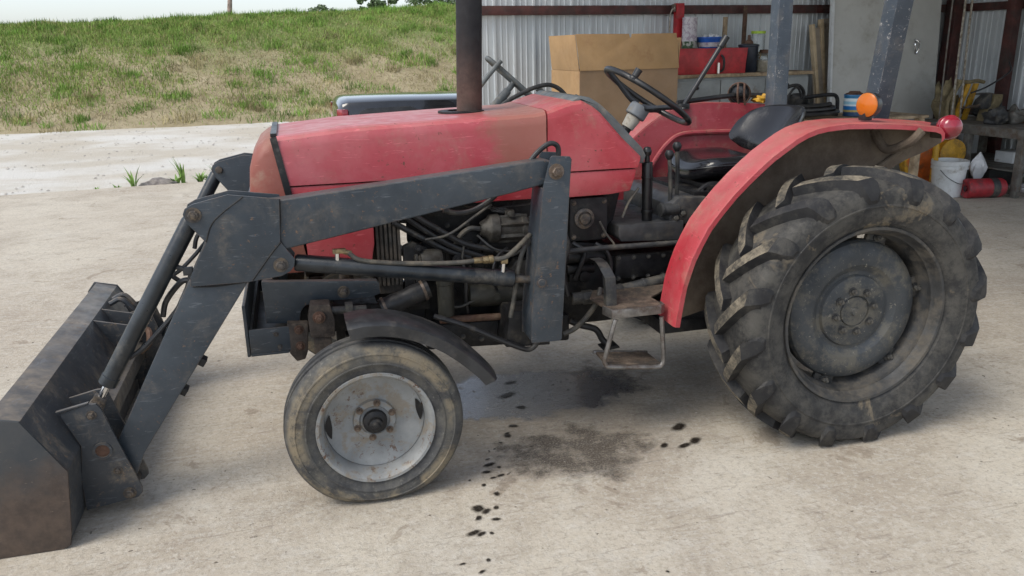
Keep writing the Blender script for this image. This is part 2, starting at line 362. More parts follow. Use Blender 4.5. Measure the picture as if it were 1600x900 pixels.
# ------------------------------------------------------------------ mesh helpers
def V(*a): return Vector(a)
def box(bm, c, d, rot=None):
    m = Matrix.Translation(Vector(c)) @ (rot.to_4x4() if rot else Matrix()) @ Matrix.Diagonal((*d, 1))
    return bmesh.ops.create_cube(bm, size=1, matrix=m)['verts']
def box2(bm, lo, hi): return box(bm, [(a+b)/2 for a, b in zip(lo, hi)], [abs(b-a) for a, b in zip(lo, hi)])
def prism(bm, pts, y0, y1, fn=None):
    f = fn or (lambda a, b, y: (a, y, b))
    v0 = [bm.verts.new(f(a, b, y0)) for a, b in pts]; v1 = [bm.verts.new(f(a, b, y1)) for a, b in pts]
    n = len(pts); bm.faces.new(v0); bm.faces.new(v1[::-1])
    for i in range(n): bm.faces.new((v0[i], v1[i], v1[(i+1) % n], v0[(i+1) % n]))
def frame_of(d):
    d = Vector(d).normalized(); a = Vector((0, 0, 1)) if abs(d.z) < .9 else Vector((1, 0, 0))
    x = a.cross(d).normalized(); return x, d.cross(x), d
def lathe(bm, prof, org, axis, seg=32, closed=False, capa=False, capb=False):
    x, y, d = frame_of(axis); o = Vector(org); rings = []
    for r, h in prof:
        rings.append([bm.verts.new(o + d*h + (x*math.cos(2*math.pi*i/seg) + y*math.sin(2*math.pi*i/seg))*r) for i in range(seg)])
    k = len(rings)
    for j in range(k if closed else k-1):
        a, b = rings[j], rings[(j+1) % k]
        for i in range(seg): bm.faces.new((a[i], a[(i+1) % seg], b[(i+1) % seg], b[i]))
    if capa: bm.faces.new(rings[0][::-1])
    if capb: bm.faces.new(rings[-1])
def cyl(bm, p0, p1, r, r1=None, seg=16):
    p0, p1 = Vector(p0), Vector(p1); L = (p1-p0).length
    lathe(bm, [(r, 0), (r if r1 is None else r1, L)], p0, p1-p0, seg, capa=True, capb=True)
def spline(pts, res=6):
    P = [Vector(p) for p in pts]; P = [P[0]*2-P[1]] + P + [P[-1]*2-P[-2]]; out = []
    for i in range(1, len(P)-2):
        for k in range(res):
            t = k/res; a, b, c, d = P[i-1], P[i], P[i+1], P[i+2]
            out.append(.5*((2*b)+(c-a)*t+(2*a-5*b+4*c-d)*t*t+(3*b-a-3*c+d)*t**3))
    out.append(P[-2]); return out
def tube(bm, pts, r, seg=10, res=6, smooth=True, closed=False):
    P = spline(pts, res) if smooth else [Vector(p) for p in pts]; rings = []; prev = None
    n = len(P)
    for i, p in enumerate(P):
        if closed: d = (P[(i+1) % n]-P[i-1]).normalized()
        else: d = (P[min(i+1, n-1)]-P[max(i-1, 0)]).normalized()
        if prev is None: x, y, _ = frame_of(d)
        else:
            x = (prev - d*prev.dot(d)).normalized(); y = d.cross(x)
        prev = x; rr = r(i/(n-1)) if callable(r) else r
        rings.append([bm.verts.new(p + (x*math.cos(2*math.pi*k/seg)+y*math.sin(2*math.pi*k/seg))*rr) for k in range(seg)])
    for j in range(n if closed else n-1):
        a, b = rings[j], rings[(j+1) % n]
        for k in range(seg): bm.faces.new((a[k], a[(k+1) % seg], b[(k+1) % seg], b[k]))
    if not closed: bm.faces.new(rings[0][::-1]); bm.faces.new(rings[-1])
def loft(bm, secs, cap=True, closed=True):
    rings = [[bm.verts.new(p) for p in s] for s in secs]; n = len(rings[0])
    for a, b in zip(rings, rings[1:]):
        for i in range(n if closed else n-1): bm.faces.new((a[i], a[(i+1) % n], b[(i+1) % n], b[i]))
    if cap and closed: bm.faces.new(rings[0][::-1]); bm.faces.new(rings[-1])
def hexbolt(bm, loc, d, r, h, washer=True, round_=False):
    o = Vector(loc); d = Vector(d).normalized()
    if washer: lathe(bm, [(0.0001, -.002), (r*1.5, -.002), (r*1.5, h*.22), (0.0001, h*.22)], o, d, 18)
    lathe(bm, [(r, 0), (r, h*.85), (r*.85, h), (0.0001, h)], o, d, 20 if round_ else 6)
    lathe(bm, [(r*.5, h*.9), (r*.5, h*1.35), (.0001, h*1.4)], o, d, 12)
def mesh_of(name, bm, mat, bevel=0, angle=34, segs=2):
    bmesh.ops.recalc_face_normals(bm, faces=bm.faces[:])
    if bevel:
        es = [e for e in bm.edges if len(e.link_faces) == 2 and e.calc_face_angle(0) > R(28)]
        bmesh.ops.bevel(bm, geom=es, offset=bevel, segments=segs, profile=.6, affect='EDGES', clamp_overlap=True)
    me = bpy.data.meshes.new(name); bm.to_mesh(me); bm.free()
    for p in me.polygons: p.use_smooth = True
    me.set_sharp_from_angle(angle=R(angle))
    if mat: 
        for m in (mat if isinstance(mat, (list, tuple)) else [mat]): me.materials.append(MATS[m])
    return me
def obj(name, bm, mat, parent=None, bevel=0, angle=34, segs=2):
    o = bpy.data.objects.new(name, mesh_of(name, bm, mat, bevel, angle, segs)); COL.objects.link(o)
    if parent:
        o.parent = parent; o.matrix_parent_inverse = PMAT[parent.name].inverted()
        PMAT[o.name] = Matrix()
    else: PMAT[o.name] = Matrix()
    return o
PMAT = {}
def thing(name, label, cat, loc=(0, 0, 0), group=None, rotz=0):
    o = bpy.data.objects.new(name, None); COL.objects.link(o); o.location = loc; o.rotation_euler = (0, 0, rotz)
    PMAT[o.name] = Matrix.Translation(Vector(loc)) @ Matrix.Rotation(rotz, 4, 'Z')
    o.empty_display_size = .1
    return tag(o, label, cat, group)
def tag(o, label, cat, group=None):
    o['label'] = label; o['category'] = cat
    if group: o['group'] = group
    return o
def struct(o): o['kind'] = 'structure'; return o
def B(): return bmesh.new()
def dup(o, parent, M4):
    """copy of a part and its sub-parts, moved by M4 in world space"""
    c = o.copy(); COL.objects.link(c); c.parent = parent
    c.matrix_parent_inverse = PMAT[parent.name].inverted() if parent.name in PMAT else Matrix()
    c.matrix_basis = M4 @ o.matrix_basis; PMAT[c.name] = M4.copy()
    for ch in o.children:
        d = ch.copy(); COL.objects.link(d); d.parent = c; d.matrix_parent_inverse = Matrix(); d.matrix_basis = ch.matrix_basis
    return c

# ------------------------------------------------------------------ ground, slab, road, bank
A = 0.0873                                   # the shed stands 5 degrees off the tractor's axis
def uv(u, v, z=0): return Vector((u*math.cos(A)-v*math.sin(A), u*math.sin(A)+v*math.cos(A), z))
def part(name, bm, mat, parent, bevel=0, angle=34):
    o = bpy.data.objects.new(name, mesh_of(name, bm, mat, bevel, angle)); COL.objects.link(o); o.parent = parent; return o
def prop(name, label, cat, u, v, z=0, group=None, rz=0): return thing(name, label, cat, uv(u, v, z), group, A+rz)
def single(name, bm, mat, label, cat, u, v, z=0, group=None, rz=0, bevel=0, angle=34):
    o = bpy.data.objects.new(name, mesh_of(name, bm, mat, bevel, angle)); COL.objects.link(o)
    o.location = uv(u, v, z); o.rotation_euler = (0, 0, A+rz); return tag(o, label, cat, group)

def grid_mesh(name, xs, ys, fz, mat):
    nx, ny = len(xs), len(ys); Xg, Yg = np.meshgrid(xs, ys); Zg = fz(Xg, Yg)
    v = np.stack([Xg, Yg, Zg], -1).reshape(-1, 3)
    i = np.arange((nx-1)*(ny-1)); r, c = i//(nx-1), i % (nx-1); a = r*nx+c
    f = np.stack([a, a+1, a+nx+1, a+nx], -1)
    me = bpy.data.meshes.new(name); me.from_pydata(v.tolist(), [], f.tolist())
    for p in me.polygons: p.use_smooth = True
    me.materials.append(MATS[mat]); o = bpy.data.objects.new(name, me); COL.objects.link(o); return struct(o)
def wob(x, y, s, seed=0):
    r = np.random.default_rng(seed); z = 0*x
    for k in range(7):
        a, b, p = r.normal(0, 1, 3); f = s*(1.0+.55*k); z = z + np.sin((a*x+b*y)*f+p*5)/(1+.6*k)
    return z/3
xs = np.concatenate([np.linspace(-300, -30, 12), np.linspace(-29, 30, 160), np.linspace(32, 300, 12)])
ys = np.concatenate([np.linspace(-300, -15, 8), np.linspace(-14, 8, 12), np.linspace(8.1, 22, 70), np.linspace(23, 300, 10)])
grid_mesh('ground', xs, ys, lambda x, y: -.055+.022*wob(x, y, .9, 3)*np.clip((y-8.6)/1.5, 0, 1)*(y < 60), 'dirt_road')
def bank_z(x, y):
    base = 18.35 + .045*x + .35*wob(x, 0*y, .35, 5)
    t = np.clip((y-base)/(7.4+.02*x), 0, 1); h = 2.75 + .0356*x*(np.abs(x) < 40) + .07*wob(x, y, .35, 8)
    s = t*t*(3-2*t)*.55 + t*.45
    return -.10 + s*(h+.1) + .07*wob(x, y, 1.3, 9)*np.clip(t*6, 0, 1) + .04*wob(x, y, 3.1, 10)*np.clip(t*6, 0, 1)
bx = np.concatenate([np.linspace(-250, -26, 14), np.linspace(-25, 26, 190), np.linspace(28, 250, 14)])
by = np.concatenate([np.linspace(16.5, 29, 80), np.linspace(30, 420, 16)])
grid_mesh('grass_bank', bx, by, bank_z, 'bank_soil')
# slab, joined from one sheet with a thick edge
b = B(); prism(b, [tuple(uv(u, v).xy) for u, v in ((-16, -14), (9.3, -14), (9.3, 8.84), (-16, 8.84))], -.25, 0.0, lambda a, c, y: (a, c, y))
slab = obj('concrete_floor', b, 'concrete'); struct(slab)
drips = [(.771, .963, .030), (.714, .814, .042), (.745, .658, .026), (.655, .472, .022), (.606, .385, .022), (.466, .153, .024), (.440, .095, .018), (.491, .053, .016), (.456, .043, .013), (.407, -.002, .013), (.441, -.080, .017),
 (.348, -.164, .030), (.374, -.191, .020), (.415, -.176, .014), (.335, -.227, .017), (.396, -.253, .016), (.297, -.316, .024), (.322, -.331, .018), (.359, -.336, .010), (.310, -.489, .011), (.275, -.545, .012), (.220, -.485, .010),
 (1.381, .241, .042), (1.389, .098, .034), (1.324, .070, .030), (1.240, .096, .024), (.871, -.719, .008), (.50, .12, .011), (.47, .20, .010), (.61, .41, .012), (.36, .05, .008), (.52, .28, .008), (.56, .33, .009), (2.62, .62, .035), (2.78, .9, .03)]
for x, y, r in drips:
    r *= .82
    b = B(); n = 14; ph = random.random()*6
    rr = [r*(.80+.22*math.sin(k*2*math.pi/n*2+ph)+.16*random.random()) for k in range(n)]
    ang = .35; pts = []
    for k in range(n):
        a = 2*math.pi*k/n; px, py = rr[k]*1.15*math.cos(a), rr[k]*.85*math.sin(a); pts.append((x+px*math.cos(ang)-py*math.sin(ang), y+px*math.sin(ang)+py*math.cos(ang)))
    rings_ = [[b.verts.new((x+(q[0]-x)*k, y+(q[1]-y)*k, z)) for q in pts] for k, z in ((.72, .0034), (.98, .0028), (1.5, .0016))]
    b.faces.new(rings_[0])
    for ra, rb in zip(rings_, rings_[1:]):
        for k in range(n): b.faces.new((rb[k], rb[(k+1) % n], ra[(k+1) % n], ra[k]))
    zs_ = [.95]*n+[.50]*n+[0.0]*n; me_ = mesh_of('oil_drip', b, 'oil_drop'); at = me_.color_attributes.new('col', 'FLOAT_COLOR', 'POINT')
    for k, q in enumerate(zs_): at.data[k].color = (q, q, q, 1)
    o = bpy.data.objects.new('oil_drip', me_); COL.objects.link(o)
    o.parent = slab
# loose pebbles and crumbs on the road and slab edge (uncountable)
def scatter_pebbles():
    vs_, fs_ = [], []
    t = [(1, 0, 0), (0, 1, 0), (-1, 0, 0), (0, -1, 0), (0, 0, 1)]
    def put(x, y, z, r):
        k = len(vs_); a = random.random()*3
        for p in t: vs_.append((x+r*(p[0]*math.cos(a)-p[1]*math.sin(a))*random.uniform(.7, 1.3), y+r*(p[0]*math.sin(a)+p[1]*math.cos(a)), z+r*.55*p[2]))
        for q in range(4): fs_.append((k+q, k+(q+1) % 4, k+4))
    for i in range(1800):
        v = random.uniform(8.75, 18.0); u = random.uniform(-9, 7); p = uv(u, v); put(p.x, p.y, -.05, random.choice((.008, .012, .016, .022, .03)))
    for i in range(700):
        p = uv(random.uniform(-5, 6), random.uniform(-2.2, 8.6)); put(p.x, p.y, 0, random.choice((.002, .003, .004, .006)))
    me = bpy.data.meshes.new('pebbles'); me.from_pydata(vs_, [], fs_); me.materials.append(MATS['rock'])
    o = bpy.data.objects.new('loose_pebbles', me); COL.objects.link(o); o['kind'] = 'stuff'; tag(o, 'loose pebbles and crumbs scattered over the dirt road and slab', 'pebbles')
scatter_pebbles()
# grass on the bank: one uncountable mass of blades
def blades_mesh(name, P, H, W, lean, C, mat='grass_blades'):
    n = len(P); a = RNG.uniform(0, 2*np.pi, n); la = RNG.uniform(0, 2*np.pi, n)
    d = np.stack([np.cos(a), np.sin(a), 0*a], -1)*W[:, None]*.5
    L = np.stack([np.cos(la)*lean, np.sin(la)*lean, np.sqrt(np.clip(1-lean**2, .02, 1))], -1)*H[:, None]
    mid = P + L*.55 + np.array([0, 0, .06])*H[:, None]; tip = P + L
    v = np.stack([P-d, P+d, mid+d*.75, mid-d*.75, tip], 1).reshape(-1, 3)
    k = np.arange(n)*5
    me = bpy.data.meshes.new(name)
    me.vertices.add(n*5); me.vertices.foreach_set('co', v.ravel().astype(np.float32))
    q = np.stack([k, k+1, k+2, k+3, k+3, k+2, k+4], -1).ravel()
    me.loops.add(n*7); me.loops.foreach_set('vertex_index', q.astype(np.int32))
    me.polygons.add(n*2); st = np.stack([np.arange(n)*7, np.arange(n)*7+4], -1).ravel()
    me.polygons.foreach_set('loop_start', st.astype(np.int32))
    at = me.color_attributes.new('col', 'FLOAT_COLOR', 'POINT')
    at.data.foreach_set('color', np.repeat(np.c_[C, np.ones(n)], 5, axis=0).ravel().astype(np.float32))
    me.update(); me.validate(); me.materials.append(MATS[mat])
    o = bpy.data.objects.new(name, me); COL.objects.link(o); o['kind'] = 'stuff'; return o
def clump(x, y): return wob(x, y, .55, 31)*.45 + wob(x, y, 1.2, 21)*.45 + wob(x, y, 3.2, 22)*.35
N = 430000
x = RNG.uniform(-16, 15, N); y = 18.0 + .045*x + RNG.uniform(0, 1, N)**.85*11.5
z = bank_z(x, y); hrel = np.clip((z+.1)/3.0, 0, 1)
g = clump(x, y); greenp = np.clip(.64+.66*(hrel-.40)+1.35*g + .16*np.clip(-x/8, -1, 1) - .45*np.exp(-((x-3.2)/2.6)**2-((hrel-.22)/.25)**2), 0.10, .96)
isg = RNG.random(N) < greenp
dens = np.where(isg, np.clip(.35+.8*g+.6*hrel, .15, 1), np.clip(.48-.25*g-.18*(x > 1.5)*(hrel < .45), .10, .7)) * np.clip((hrel-.01)*10, .04, 1)
keep = RNG.random(N) < dens
x, y, z, isg, hrel, g = x[keep], y[keep], z[keep], isg[keep], hrel[keep], g[keep]; n = len(x)
H = np.where(isg, RNG.uniform(.03, .13, n)*(1+.7*np.clip(g, -.5, 1)), RNG.uniform(.04, .16, n)) * np.where(RNG.random(n) < .03, 1.8, 1)
W = np.where(isg, RNG.uniform(.008, .020, n), RNG.uniform(.006, .016, n))
lean = np.where(isg, RNG.uniform(.05, .75, n), RNG.uniform(.55, .97, n))
j = RNG.uniform(.65, 1.35, n)[:, None]
grn = np.array([.175, .275, .058])*j + RNG.uniform(0, 1, n)[:, None]*np.array([.09, .075, .02]); stw = np.array([.36, .305, .165])*j
ol = np.array([.28, .26, .105])*j
m = RNG.random(n)[:, None]
C = np.where(isg[:, None], np.where(m < .72, grn, ol), np.where(m < .55, stw, np.where(m < .85, ol*.85, stw*.5)))
nc = 620; cxs = RNG.uniform(-15, 14, nc); cys = 18.4 + .045*cxs + RNG.uniform(0, 1, nc)**.8*9.0; k = RNG.integers(35, 90, nc)
ci = np.repeat(np.arange(nc), k); m2 = len(ci); rad = RNG.uniform(.10, .34, nc)[ci]*np.sqrt(RNG.random(m2)); an = RNG.uniform(0, 6.283, m2)
tx, ty = cxs[ci]+rad*np.cos(an)*1.4, cys[ci]+rad*np.sin(an); tz = bank_z(tx, ty)
dry = (RNG.random(nc) < np.clip(.50-.5*(bank_z(cxs, cys)/3.0), .06, .5))[ci][:, None]; tone = RNG.uniform(.55, 1.35, nc)[ci][:, None]*RNG.uniform(.8, 1.2, m2)[:, None]
tc_ = np.where(dry, np.array([.34, .29, .145])*tone, np.array([.165, .285, .050])*tone)
x, y, z = np.r_[x, tx], np.r_[y, ty], np.r_[z, tz]; H = np.r_[H, RNG.uniform(.10, .26, m2)]; W = np.r_[W, RNG.uniform(.009, .020, m2)]; lean = np.r_[lean, RNG.uniform(.05, .7, m2)]; C = np.r_[C, tc_]
o = blades_mesh('bank_grass', np.c_[x, y, z-.01], H, W, lean, C); tag(o, 'green grass and dry straw covering the slope of the bank', 'grass')

# weeds and a stone on the slab edge
def weed(name, label, x, y, n, h, spread, broad):
    b = B()
    for i in range(n):
        a = random.uniform(0, 2*math.pi); l = h*random.uniform(.55, 1.1); w = .014*broad*random.uniform(.8, 1.3); bend = spread*random.uniform(.2, 1.0)
        d = Vector((math.cos(a), math.sin(a), 0)); s = Vector((-d.y, d.x, 0)); o0 = Vector((x, y, -.05))+d*random.uniform(0, .03)
        prev = None
        for k in range(5):
            t = k/4; c = o0 + d*(bend*t*t*l) + Vector((0, 0, l*(t-.35*bend*t*t))); ww = w*(1-t**1.6)*(.6+1.2*t if t < .5 else 1.2)+.0008
            cur = (b.verts.new(c-s*ww), b.verts.new(c+s*ww))
            if prev: b.faces.new((prev[0], prev[1], cur[1], cur[0]))
            prev = cur
    o = obj(name, b, 'plant_green'); tag(o, label, 'weed', 'weeds along the slab edge'); return o
def wp(u, v): p = uv(u, v); return p.x, p.y
weed('weed', 'thin spreading weed left of the grey stone at the slab edge', *wp(-1.55, 8.95), 9, .34, .9, 1.3)
weed('weed', 'tall upright grass tuft just right of the grey stone', *wp(-.93, 8.93), 12, .42, .35, 1.2)
weed('weed', 'low bushy weed between the tall tuft and the loader arm', *wp(-.72, 8.93), 26, .20, .9, 1.3)
weed('weed', 'weed at the slab edge nearest the far loader arm', *wp(-.48, 8.92), 16, .33, .7, 1.2)
weed('weed', 'small leafy weed tight against the right end of the grey stone', *wp(-1.02, 8.96), 14, .20, .8, 1.5)
weed('weed', 'thin low grass strip further left along the slab joint', *wp(-2.0, 8.90), 16, .09, .9, 1.0)
weed('weed', 'low grass strip under the right end of the stone row', *wp(-.60, 8.95), 26, .17, .9, 1.2)
weed('weed', 'very low sparse weed line left of the stone along the joint', *wp(-1.75, 8.90), 18, .10, .9, 1.0)
b = B(); bmesh.ops.create_icosphere(b, subdivisions=4, radius=1)
for v in b.verts:
    p = v.co; k = 1+.10*math.sin(p.x*5+p.z*3)+.07*math.sin(p.y*9+p.x*4)+.05*math.sin(p.z*14+p.x*11)
    v.co = Vector((p.x*.24*k, p.y*.15*k, max(p.z, -.3)*.085*k))
stone = obj('stone', b, 'stone_grey', angle=60); stone.location = uv(-1.22, 8.98, -.02); tag(stone, 'flat grey stone lying at the slab edge among weeds', 'stone')

# dead trunk on the bank and trees behind
b = B(); tube(b, [(-2.60, 38, 2.4), (-2.56, 38, 3.4), (-2.50, 38, 4.0), (-2.54, 38, 4.8), (-2.45, 38, 5.6)], lambda t: .13*(1-.5*t), 10)
tube(b, [(-2.52, 38, 3.8), (-2.3, 38, 4.1), (-2.2, 38, 4.5)], .05, 8)
t = obj('dead_tree', b, 'dead_wood'); tag(t, 'bare dead trunk standing on top of the grassy bank', 'tree')
def tree(label, x, y, z0, h, w, mat, seed):
    rr = random.Random(seed); t = thing('tree', label, 'tree', (x, y, z0), 'trees behind the bank')
    b = B(); tube(b, [(x, y, z0), (x+.05, y, z0+h*.45), (x-.03, y, z0+h*.85)], lambda q: .16*(1-.75*q), 8)
    limbs = []
    for i in range(7):
        a = rr.uniform(0, 6.28); zz = z0+h*rr.uniform(.35, .8); l = w*rr.uniform(.4, .8)
        tube(b, [(x, y, zz), (x+math.cos(a)*l*.5, y+math.sin(a)*l*.5, zz+l*.35), (x+math.cos(a)*l, y+math.sin(a)*l, zz+l*.5)], lambda q: .05*(1-.8*q), 5, 3)
        limbs.append((x+math.cos(a)*l, y+math.sin(a)*l, zz+l*.5))
    obj('trunk', b, 'bark', t)
    b = B()
    cl = [(x+rr.gauss(0, w*.33), y+rr.gauss(0, w*.33), z0+h*rr.uniform(.35, .97)) for i in range(26)] + limbs
    for cx, cy, cz in cl:
        rad = w*rr.uniform(.16, .34)*(1.25-(cz-z0)/h*.6)
        for i in range(120):
            d = Vector((rr.gauss(0, 1), rr.gauss(0, 1), rr.gauss(0, .8))).normalized()*rad*rr.random()**.4; c = Vector((cx, cy, cz))+d
            n_ = Vector((rr.gauss(0, 1), rr.gauss(0, 1), rr.gauss(0, 1))).normalized(); e1, e2, _ = frame_of(n_); s = rr.uniform(.07, .16)
            b.faces.new([b.verts.new(c+e1*s), b.verts.new(c+e2*s*.6), b.verts.new(c-e1*s), b.verts.new(c-e2*s*.6)])
    me = bpy.data.meshes.new('crown'); b.to_mesh(me); b.free(); me.materials.append(MATS[mat])
    o = bpy.data.objects.new('crown', me); COL.objects.link(o); o.parent = t; o.matrix_parent_inverse = PMAT[t.name].inverted()
tree('narrow green tree top left of the tree group behind the bank', 6.9, 68, 1.6, 4.4, 1.1, 'leaf_green_hazed', 1)
tree('narrow green tree top second from left behind the bank', 8.3, 69, 1.6, 4.6, 1.0, 'leaf_green_hazed', 2)
tree('broad green tree top beside the exhaust pipe behind the bank', 10.4, 68, 1.6, 6.1, 2.6, 'leaf_green_hazed', 3)
tree('green tree crown mostly hidden behind the exhaust pipe', 12.9, 69, 1.6, 6.0, 2.6, 'leaf_pale', 4)
tree('small pale bush top alone on the crest right of the dead trunk', 3.0, 78, 1.6, 3.95, 1.6, 'leaf_pale', 5)

# ------------------------------------------------------------------ shed
shed = thing('shed', 'open metal shed with corrugated back wall and dark red steel frame', 'shed', (0, 0, 0), None, A)
WV, WU0, WU1, WH = 5.92, 2.27, 8.95, 3.7
def sheet(name, w0, n, place):
    """ribbed sheet: n ribs at 0.2286 m, profile extruded in z"""
    b = B(); prof = []
    for i in range(n):
        s = i*.2286
        prof += [(s, 0), (s+.006, .021), (s+.030, .021), (s+.040, 0), (s+.088, 0), (s+.094, .005), (s+.106, .005), (s+.112, 0), (s+.152, 0), (s+.158, .005), (s+.170, .005), (s+.176, 0)]
    prof.append((n*.2286, 0))
    lo = [b.verts.new(place(w0+s, d, 0)) for s, d in prof]; hi = [b.verts.new(place(w0+s, d, WH)) for s, d in prof]
    for i in range(len(prof)-1): b.faces.new((lo[i], lo[i+1], hi[i+1], hi[i]))
    return part(name, b, 'corrugated', shed, angle=20)
for k in range(8):
    nr = 4 if k < 7 else 2
    sheet('wall_sheet', WU0+k*.9144, nr, lambda s, d, z: (s, WV-d+(.0015 if int((s-WU0)/.9144+1e-6) % 2 else 0), z))
for k in range(4):
    sheet('wall_sheet', k*.9144, 4, lambda s, d, z: (WU1-d, WV-.02-s, z))
def bar(name, lo, hi, mat='red_oxide', bev=.004): b = B(); box2(b, lo, hi); return part(name, b, mat, shed, bev)
for zc in (.75, 2.045, 3.35):
    bar('girt', (WU0-.02, WV-.085, zc-.048), (WU1-.03, WV-.024, zc+.048)); bar('girt', (WU1-.085, 2.3, zc-.048+.0), (WU1-.026, WV-.09, zc+.048))
bar('steel_post', (6.90, WV-.19, 0), (6.99, WV-.088, WH)); bar('steel_post', (8.76, WV-.24, 0), (8.92, WV-.088, WH)); bar('steel_post', (WU1-.20, 4.80, 0), (WU1-.088, 4.92, WH))
bar('steel_post', (WU1-.2, 1.6, 0), (WU1-.088, 1.72, WH))
# roof: purlins under sheets, eaves line ends over the tractor's rear
for k in range(7):
    b = B(); u0 = 2.15+k*1.0; box2(b, (u0, -1.6, WH+.09), (u0+.996, 6.15, WH+.10)); part('roof_sheet', b, 'roof_sheet', shed)
for vv in (-1.5, .35, 2.2, 4.2, 5.85): bar('purlin', (2.16, vv, WH+.001), (9.1, vv+.08, WH+.088))

# ------------------------------------------------------------------ things along the back wall
def side(b, pts, fn):  # thin sheet from a quad with thickness
    pass
cb = prop('cardboard_box', 'big open cardboard box with raised flaps against the corrugated wall', 'box', 3.55, 5.02, .55)
b = B(); W2, D2, HB = .555, .30, .88
box2(b, (-W2, -.28, 0), (W2, -.275, HB)); part('front_panel', b, 'cardboard_shaded', cb)
b = B(); box2(b, (-W2, -.2745, 0), (-W2+.006, .44, HB)); part('side_panel', b, 'cardboard', cb)
b = B(); box2(b, (W2-.006, -.2745, 0), (W2, .44, HB)); part('side_panel', b, 'cardboard', cb)
b = B(); box2(b, (-W2, .441, 0), (W2, .447, HB)); part('back_panel', b, 'cardboard', cb)
def flap(p, name='flap'):
    b = B(); q = [Vector(a) for a in p]; nrm = (q[1]-q[0]).cross(q[2]-q[0]).normalized()*.005
    v0 = [b.verts.new(a) for a in q]; v1 = [b.verts.new(a+nrm) for a in q]; b.faces.new(v0); b.faces.new(v1[::-1])
    n = len(q)
    for i in range(n): b.faces.new((v0[i], v1[i], v1[(i+1) % n], v0[(i+1) % n]))
    part(name, b, 'cardboard', cb, .001)
flap([(-W2, -.285, HB+.002), (W2+.005, -.285, HB+.002), (W2-.012, -.238, HB+.345), (.03, -.238, HB+.345), (.022, -.243, HB+.31), (.008, -.243, HB+.31), (.0, -.238, HB+.345), (-W2-.03, -.238, HB+.35)])
flap([(-W2-.003, -.27, HB+.002), (-W2-.003, .43, HB+.002), (-W2-.05, .40, HB+.34), (-W2-.035, -.235, HB+.345)])
flap([(W2+.003, -.27, HB+.002), (W2+.05, -.24, HB+.30), (W2+.05, .40, HB+.30), (W2+.003, .43, HB+.002)])
b = B(); box2(b, (3.0-3.55, -.25, -.55), (4.1-3.55, .42, -.004)); 
pal = single('crate', b, 'bench_wood', 'wooden crate under the big cardboard box behind the tractor hood', 'crate', 3.55, 5.02, .55, bevel=.006)

rp = prop('red_lift_jack', 'red steel bar standing against the wall beside the cardboard box', 'jack', 4.69, 5.74)
b = B(); prism(b, [(-.05, .9), (.05, .9), (.05, 2.11), (-.05, 2.11)], -.035, .035); part('upright', b, 'red_steel', rp, .006)
b = B(); box2(b, (-.12, -.12, 0), (.12, .06, .03)); box2(b, (-.06, -.06, .03), (.06, .03, .9)); part('base', b, 'red_steel', rp, .006)
b = B(); box2(b, (-.085, -.02, 2.02), (-.052, .03, 2.10)); part('hook', b, 'bolt_steel', rp, .004)
b = B(); tube(b, [(-.07, -.03, 2.06), (-.12, -.02, 2.0), (-.125, -.02, 1.75), (-.10, -.02, 1.62), (-.13, -.02, 1.5)], .008, 8); part('cord', b, 'rope', rp)

cab = prop('workbench_cabinet', 'grey metal cabinet with worn wooden top along the back wall', 'cabinet', 5.26, 5.50)
b = B(); box2(b, (-.93, -.27, .06), (.89, .27, 1.298)); part('body', b, 'cabinet_grey', cab, .006)
b = B(); box2(b, (-.96, -.315, 1.30), (.93, .30, 1.338)); part('top', b, 'bench_wood', cab, .005)
for x0, x1 in ((-.92, -.32), (-.31, .28), (.29, .88)):
    b = B(); box2(b, (x0, -.29, .10), (x1, -.271, 1.27)); d = part('door', b, 'cabinet_grey', cab, .004)
    b = B(); hexbolt(b, ((x0+x1)/2, -.291, 1.19), (0, -1, 0), .014, .025, round_=True); part('knob', b, 'dark_plastic', d)
b = B(); box2(b, (-.97, -.30, 0), (-.934, -.262, 1.298)); part('leg', b, 'white_plastic', cab, .003)
TOPZ = 1.338
tb = prop('red_tool_tray', 'open red steel tool box on the workbench cabinet', 'toolbox', 4.83, 5.36, TOPZ)
b = B(); prism(b, [(-.45, 0), (.42, 0), (.45, .275), (-.47, .275)], -.15, -.142); part('front', b, 'red_steel', tb, .003)
b = B(); prism(b, [(-.45, 0), (.42, 0), (.45, .275), (-.47, .275)], .142, .15); part('back', b, 'red_steel', tb, .003)
for s in (-.45, .43): b = B(); box2(b, (s-.006, -.141, 0), (s+.006, .141, .27)); part('end', b, 'red_steel', tb, .002)
b = B(); box2(b, (-.44, -.141, .001), (.42, .141, .01)); part('bottom', b, 'red_steel', tb)
b = B(); tube(b, [(.10, -.155, .20), (.115, -.185, .16), (.12, -.18, .06), (.10, -.155, .02)], .013, 8); part('handle', b, 'hose_rubber', tb)
b = B(); cyl(b, (.055, -.17, .005), (.055, -.17, .12), .022); part('socket', b, 'chrome', tb)
